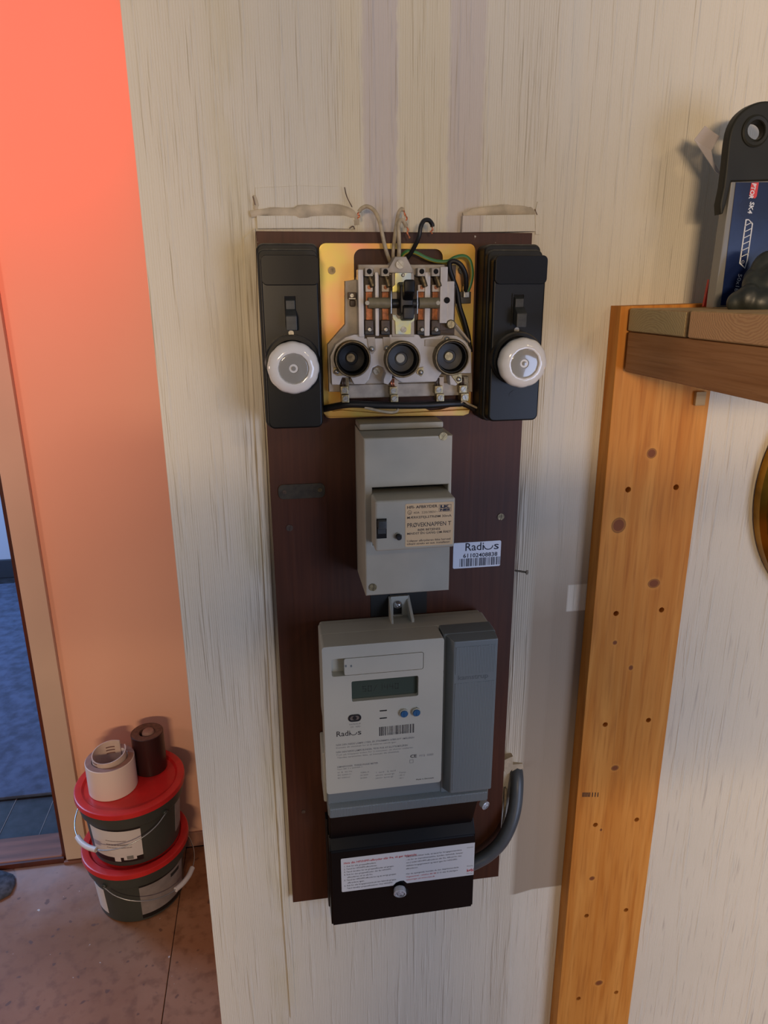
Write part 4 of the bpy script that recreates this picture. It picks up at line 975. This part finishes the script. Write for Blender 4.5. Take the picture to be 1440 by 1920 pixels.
b = new(); prism(b, card, 65.8, 66.6); cd_ = obj('blue_card', b, M_NAVY, pk, smooth=0)
CD = 66.9
def ctext(s, px_, py_, size, m, bold=0, width=None):
    a = U(px_, py_, CD); text('lettering', s, size, a[0], a[1], CD, m, cd_, bold=bold, width=width, rot=math.radians(-97))
rp_ = pp([(1409, 343), (1423, 342), (1419, 368), (1416, 372), (1408, 371), (1405, 367)], CD)
b = new(); prism(b, rp_, CD-.2, CD-.08); obj('red_tag', b, M_REDP, cd_, smooth=0)
ctext('PTOR', 1411, 343, 4.2, M_WPRINT, .15, 12.5)
ctext('SK4', 1407, 378, 4.4, M_WPRINT, .15, 9.5)
ctext('50x18', 1385, 513, 4.0, M_WPRINT, .03, 15)
o0 = pp([(1398, 411), (1404, 411), (1412, 419), (1402, 488), (1397, 504), (1386, 494)], CD)
cx_ = sum(p[0] for p in o0)/6; cy_ = sum(p[1] for p in o0)/6
inn = [(cx_+(u-cx_)*.72, cy_+(v-cy_)*.955) for u, v in o0]
b = new(); prism(b, o0, CD-.08, CD, holes=[inn])
for k in range(6):
    t = .08+k*.125; y_ = 411+93*t; a = U(1397.5-12*t*1.0, y_+6, CD); c = U(1411-10*t, y_-1, CD)
    prism(b, [(a[0], a[1]), (a[0], a[1]+.7), (c[0], c[1]+.7), (c[0], c[1])], CD-.08, CD)
obj('blade_outline', b, M_WPRINT, cd_, smooth=0)
b = new(); lathe(b, [(.0010, 0), (.0013, .00003), (.0010, .00006)], W(*U(1393, 491, CD), CD), (0, -1, 0), 16); obj('blade_outline', b, M_WPRINT, cd_, smooth=0)
# curled clear strip behind the package
b = new(); bb = bmesh.new()
path = [(1351, 328, 1331, 318, 46), (1341, 318, 1325, 302, 44), (1333, 303, 1316, 284, 42), (1327, 287, 1307, 268, 40), (1323, 276, 1301, 259, 40), (1341, 270, 1312, 244, 44), (1350, 254, 1323, 235, 50)]
path = [(1356, 332, 1342, 322, 46), (1338, 303, 1322, 292, 43), (1334, 282, 1302, 262, 41), (1350, 256, 1322, 236, 48)]
ra = [bb.verts.new(W(*U(a_, b_, d), d)) for a_, b_, c_, e_, d in path]; rb = [bb.verts.new(W(*U(c_, e_, d), d)) for a_, b_, c_, e_, d in path]
for i in range(len(path)-1): bb.faces.new((ra[i], ra[i+1], rb[i+1], rb[i]))
ex = bmesh.ops.extrude_face_region(bb, geom=bb.faces[:]); bmesh.ops.translate(bb, verts=[g for g in ex['geom'] if isinstance(g, bmesh.types.BMVert)], vec=(0, .0008, 0)); bmesh.ops.recalc_face_normals(bb, faces=bb.faces); merge(b, bb)
obj('plastic_strip', b, M_CLEAR, pk, smooth=20)
# red sliver behind
a = pp([(1322, 560), (1327, 553), (1330, 522), (1327, 530), (1323, 545)], 34)
b = new(); q = [(1321, 562), (1325, 561), (1330, 524)]; qq = pp(q, 34); qq[0] = (qq[0][0], zb+.4); qq[1] = (qq[1][0]+.6, zb+.4)
prism(b, qq, 31, 34, bev=.2); tag(obj('red_marker_tip', b, M_REDP), 'thin red pointed thing standing behind the blade package', 'marker')
# rubber glove: palm and fingers as one skin
def blob(parts, res, name, m):
    b = new()
    for c_, r_, ax in parts:
        bb = bmesh.new(); bmesh.ops.create_icosphere(bb, subdivisions=3, radius=1)
        q = Vector(ax[0]).normalized().to_track_quat('X', 'Z').to_matrix().to_4x4()
        mt_ = Matrix.Translation(c_) @ q @ Matrix.Diagonal((r_[0], r_[1], r_[2], 1)); merge(b, bb, mt_)
    o = obj(name, b, m, smooth=180)
    rm = o.modifiers.new('one_skin', 'REMESH'); rm.mode = 'VOXEL'; rm.voxel_size = res; rm.use_smooth_shade = True
    s_ = o.modifiers.new('soften', 'SMOOTH'); s_.iterations = 3; return o
def gp_(px_, py_, d): return W(*U(px_, py_, d), d)
gz = 100
parts = [(gp_(1388, 566, 96), (.0125, .0075, .0105), ((1, 0, .15),)), (gp_(1404, 560, 100), (.0120, .009, .0125), ((1, 0, .1),)), (gp_(1430, 566, 104), (.014, .010, .0120), ((1, 0, .1),)),
         (gp_(1420, 535, 92), (.013, .010, .0145), ((1, 0, .9),)), (gp_(1438, 505, 90), (.016, .010, .0145), ((.4, 0, 1),)), (gp_(1452, 540, 98), (.020, .014, .022), ((1, 0, 0),)), (gp_(1480, 550, 98), (.022, .014, .018), ((1, 0, 0),)), (gp_(1415, 520, 88), (.010, .008, .009), ((1, 0, .8),))]
gl = blob(parts, .0014, 'rubber_glove', M_GLOVE)
tag(gl, 'crumpled dark green rubber glove lying on the shelf before the blade package', 'glove')
# round brass tray hanging right of the upright
b = new(); R_ = .165
cx0, cz0 = .5255+R_-.001, H0-.262
lathe(b, [(0, .010), (.120, .010), (.138, .012), (.146, .020), (.152, .020), (.156, .014), (.160, .017), (.165, .012), (.165, .002), (0, .002)], (cx0, -.001, cz0), (0, -1, 0), 96)
tag(obj('brass_tray', b, M_GOLD), 'round brass tray hung on the wall at the right edge', 'tray')

# ================================================================== buckets in the hall
BX, BY = -.378, .835
def curved(bm, o, r0, r1, z0, z1, a0, a1, t=.0006, n=18):
    """patch wrapped on a tapering bucket side"""
    bb = bmesh.new(); rows = []
    for z, r in ((z0, r0), (z1, r1)):
        rows.append([bb.verts.new((o[0]+(r+t)*math.cos(math.radians(a0+(a1-a0)*k/n)), o[1]+(r+t)*math.sin(math.radians(a0+(a1-a0)*k/n)), o[2]+z)) for k in range(n+1)])
    for k in range(n): bb.faces.new((rows[0][k], rows[0][k+1], rows[1][k+1], rows[1][k]))
    bmesh.ops.recalc_face_normals(bb, faces=bb.faces)
    for f_ in bb.faces:
        if f_.normal.dot(Vector((math.cos(math.radians((a0+a1)/2)), math.sin(math.radians((a0+a1)/2)), 0))) < 0: f_.normal_flip()
    ex = bmesh.ops.extrude_face_region(bb, geom=bb.faces[:]); 
    for g in ex['geom']:
        if isinstance(g, bmesh.types.BMVert): g.co -= Vector((g.co.x-o[0], g.co.y-o[1], 0)).normalized()*t*.8
    bmesh.ops.recalc_face_normals(bb, faces=bb.faces); merge(bm, bb); return bm
BH = .166
def br(z): return .101+(.1135-.101)*z/BH
def bucket(o, label, ear, lab):
    t = thing('paint_bucket', label, 'bucket', o, 'paint buckets stacked in the hall')
    b = new(); lathe(b, [(0, .001), (.096, .001), (.101, .004), (br(.118), .118), (.1165, .119), (.1180, .122), (.1225, .152), (.1210, .155), (.116, .156), (0, .156)], o, (0, 0, 1), 56); obj('bucket_body', b, M_BUCK, t, smooth=40)
    b = new(); lathe(b, [(0, .160), (.098, .160), (.104, .1605), (.109, .166), (.1225, .1665), (.1255, .1645), (.1262, .153), (.1245, .152), (.1228, .156)], o, (0, 0, 1), 64); obj('lid', b, M_RED, t, smooth=40)
    e = Vector((math.cos(math.radians(ear)), math.sin(math.radians(ear)), 0)); s_ = Vector((math.cos(math.radians(ear-90)), math.sin(math.radians(ear-90)), 0))
    def hp(tt, ex_=0):
        a_ = PI*tt; zz_ = .126-.052*math.sin(a_)**.8 if 0 < tt < 1 else .126
        R = .1235+.012*math.sin(a_)
        return Vector(o)+e*math.cos(a_)*R+s_*math.sin(a_)*R+Vector((0, 0, zz_))
    b = new(); tube(b, [hp(k/16) for k in range(17)], .0014, 8, 3); obj('handle_wire', b, M_WIRE, t, smooth=70)
    b = new(); tube(b, [hp(.5-.085), hp(.5-.03), hp(.5+.03), hp(.5+.085)], .0062, 14, 4); obj('handle_grip', b, M_WHITEP, t, smooth=70)
    for s2 in (0, 1):
        b = new(); q = hp(s2); cyl(b, q-(e if s2 == 0 else -e)*.006, e if s2 == 0 else -e, .006, .007, 14, .001); obj('handle_ear', b, M_BUCK, t)
    for a0, a1, z0, z1, m_, nm in lab:
        b = new(); curved(b, o, br(z0), br(z1), z0, z1, a0, a1, .0007 if m_ in (M_WHITEP, M_GREYP, M_BLK) else .0011); obj(nm, b, m_, t)
    return t
lower = (BX-.003, BY, 0.0005); upper = (BX+.002, BY, 0.1672)
bucket(lower, 'lower dark grey paint bucket with red lid, standing on the floor', 62,
       [(-80, -12, .022, .108, M_GREYP, 'label'), (-80, -12, .108, .122, M_BLK, 'label_band'), (-80, -12, .010, .022, M_BLK, 'label_band'), (-38, -22, .090, .100, M_INK, 'label_print'), (-150, -128, .020, .095, M_WHITEP, 'label')])
bucket(upper, 'upper dark grey paint bucket with red lid, stacked on the lower one', -43,
       [(-140, -72, .030, .108, M_WHITEP, 'label'), (-140, -72, .108, .122, M_BLK, 'label_band'), (-140, -72, .016, .030, M_BLK, 'label_band'), (-108, -100, .018, .030, M_WHITEP, 'label'), (-96, -80, .022, .030, M_WHITEP, 'label'),
        (-92, -84, .024, .034, M_INKL, 'label_print'), (-116, -84, .066, .070, M_GREYP, 'label_print'), (-116, -84, .058, .0605, M_GREYP, 'label_print'), (-116, -90, .078, .0805, M_GREYP, 'label_print'), (-20, 12, .030, .115, M_GREYP, 'label')])
# rolls on the lid
TZ = upper[2]+.1665
tx, ty = -.412, .822
tz0 = upper[2]+.161
t = thing('tape_roll', 'wide roll of white masking tape standing on the bucket lid', 'tape roll', (tx, ty, tz0))
b = new(); lathe(b, [(.041, .0), (.0545, .0), (.0550, .001), (.0550, .0775), (.0540, .0785), (.0425, .0785), (.0405, .0775), (.0405, 0), (.041, 0)], (tx, ty, tz0), (0, 0, 1), 48); obj('tape', b, M_TAPE, t)
b = new(); lathe(b, [(.0410, .0787), (.0535, .0787), (.0535, .0792), (.0410, .0792), (.0410, .0787)], (tx, ty, tz0), (0, 0, 1), 48); obj('tape_edge', b, M_CARD, t)
b = new(); bb = bmesh.new(); n = 40; ang0 = 40
rows = []
for k in range(n+1):
    a_ = math.radians(60+330*k/n); top = .095+.006*math.sin(a_+.4); R = .0385
    rows.append([bb.verts.new((tx+R*math.cos(a_), ty+R*math.sin(a_), tz0+z)) for z in (.0005, top)]+[bb.verts.new((tx+(R-.0022)*math.cos(a_), ty+(R-.0022)*math.sin(a_), tz0+z)) for z in (top, .0005)])
for r1, r2 in zip(rows, rows[1:]):
    for j in range(4): bb.faces.new((r1[j], r2[j], r2[(j+1) % 4], r1[(j+1) % 4]))
bb.faces.new(rows[0]); bb.faces.new(rows[-1][::-1]); bmesh.ops.recalc_face_normals(bb, faces=bb.faces); merge(b, bb); co = obj('loose_core', b, M_CARD2, t)
b = new()
for a0, zz_ in ((215, .085), (216, .078), (217, .071)):
    curved(b, (tx, ty, tz0), .0387, .0387, zz_, zz_+.0022, a0, a0+22, .0004, 5)
for zz_ in (.082, .074, .066):
    bb = bmesh.new(); k5 = [math.radians(262+q*8) for q in range(5)]
    lo_ = [bb.verts.new((tx-.0360*math.cos(a_)*0+(.0360)*math.cos(a_+PI/1.0), ty+.0360*math.sin(a_+PI), tz0+zz_)) for a_ in k5]; hi_ = [bb.verts.new(v_.co+Vector((0, 0, .0032))) for v_ in lo_]
    for q in range(4): bb.faces.new((lo_[q], lo_[q+1], hi_[q+1], hi_[q]))
    merge(b, bb)
obj('core_print', b, mat('core_print_brown', (120, 84, 78), .7), co, smooth=0)
dx_, dy_ = -.334, .879
t = thing('tape_roll', 'dark brown tape roll standing behind the white one on the bucket lid', 'tape roll', (dx_, dy_, tz0))
b = new(); lathe(b, [(.016, 0), (.0375, 0), (.0380, .001), (.0380, .101), (.0370, .102)], (dx_, dy_, tz0), (0, 0, 1), 40); obj('tape', b, M_DKTAPE, t)
b = new(); lathe(b, [(.0372, .1015), (.0190, .1010), (.0170, .0975), (.016, .0), ], (dx_, dy_, tz0), (0, 0, 1), 40); obj('tape_edge', b, M_DKTOP, t)
b = new(); lathe(b, [(0, .004), (.0155, .004), (.0155, .099), (.0120, .1045), (.006, .106), (0, .106)], (dx_+.003, dy_+.002, tz0), (0, 0, 1), 24); obj('core_plug', b, M_CARD, t)

# ================================================================== the photographer, unseen behind the lens, added to cast a body shadow
pv = {'pelvis': (-.02, -1.16, .92), 'belly': (-.02, -1.15, 1.08), 'chest': (-.02, -1.12, 1.27), 'neck': (-.02, -1.10, 1.43), 'chin': (-.02, -1.07, 1.52), 'head': (-.02, -1.06, 1.63), 'crown': (-.02, -1.08, 1.72)}
V = []; E_ = []; RR = []; idx = {}
def jv(n, p, r, par=None, r2=None):
    idx[n] = len(V); V.append(p); RR.append((r, r2 or r))
    if par is not None: E_.append((idx[par], idx[n]))
jv('pelvis', pv['pelvis'], .165, None, .115); jv('belly', pv['belly'], .150, 'pelvis', .105); jv('chest', pv['chest'], .165, 'belly', .11); jv('neck', pv['neck'], .060, 'chest')
jv('chin', pv['chin'], .062, 'neck'); jv('head', pv['head'], .085, 'chin', .095); jv('crown', pv['crown'], .055, 'head')
for s_, n in ((-1, 'l'), (1, 'r')):
    jv('sho'+n, (-.02+s_*.175, -1.12, 1.375), .058, 'chest'); jv('elb'+n, (-.02+s_*.275, -1.03, 1.14), .043, 'sho'+n); jv('wri'+n, (s_*.085, -.80, 1.37), .026, 'elb'+n); jv('pal'+n, (s_*.066, -.745, 1.425), .024, 'wri'+n)
    for k in range(4):
        jv('f%d'%k+n, (s_*.060, -.722-.002*k, 1.452-.02*k), .008, 'pal'+n); jv('g%d'%k+n, (s_*.040, -.716, 1.456-.02*k), .007, 'f%d'%k+n)
    jv('th'+n, (s_*.055, -.752, 1.452), .009, 'pal'+n); jv('ti'+n, (s_*.035, -.742, 1.468), .008, 'th'+n)
    jv('hip'+n, (-.02+s_*.095, -1.16, .86), .095, 'pelvis'); jv('kne'+n, (-.02+s_*.11, -1.13, .49), .060, 'hip'+n); jv('ank'+n, (-.02+s_*.12, -1.17, .09), .040, 'kne'+n); jv('toe'+n, (-.02+s_*.14, -1.00, .04), .034, 'ank'+n)
me = bpy.data.meshes.new('person'); me.from_pydata(V, E_, [])
pe = bpy.data.objects.new('person', me); COL.objects.link(pe)  # unseen figure, added to cast a body shadow
sk = pe.modifiers.new('skin', 'SKIN')
for i, (r1, r2) in enumerate(RR): me.skin_vertices[0].data[i].radius = (r1, r2)
me.skin_vertices[0].data[0].use_root = True
pe.modifiers.new('sub', 'SUBSURF').levels = 2
me.materials.append(mat('dark_work_clothes', (70, 74, 84), .85))
tag(pe, 'unseen standing person in dark clothes holding up a phone, added to cast a body shadow', 'person')
ph = thing('phone', 'added black phone held up by the unseen standing person', 'phone', (.005, -.715, 1.40))
b = new(); wbox(b, -.033, .043, -.714, -.705, 1.375, 1.53, .004, 3); obj('phone_body', b, M_BLKG, ph)
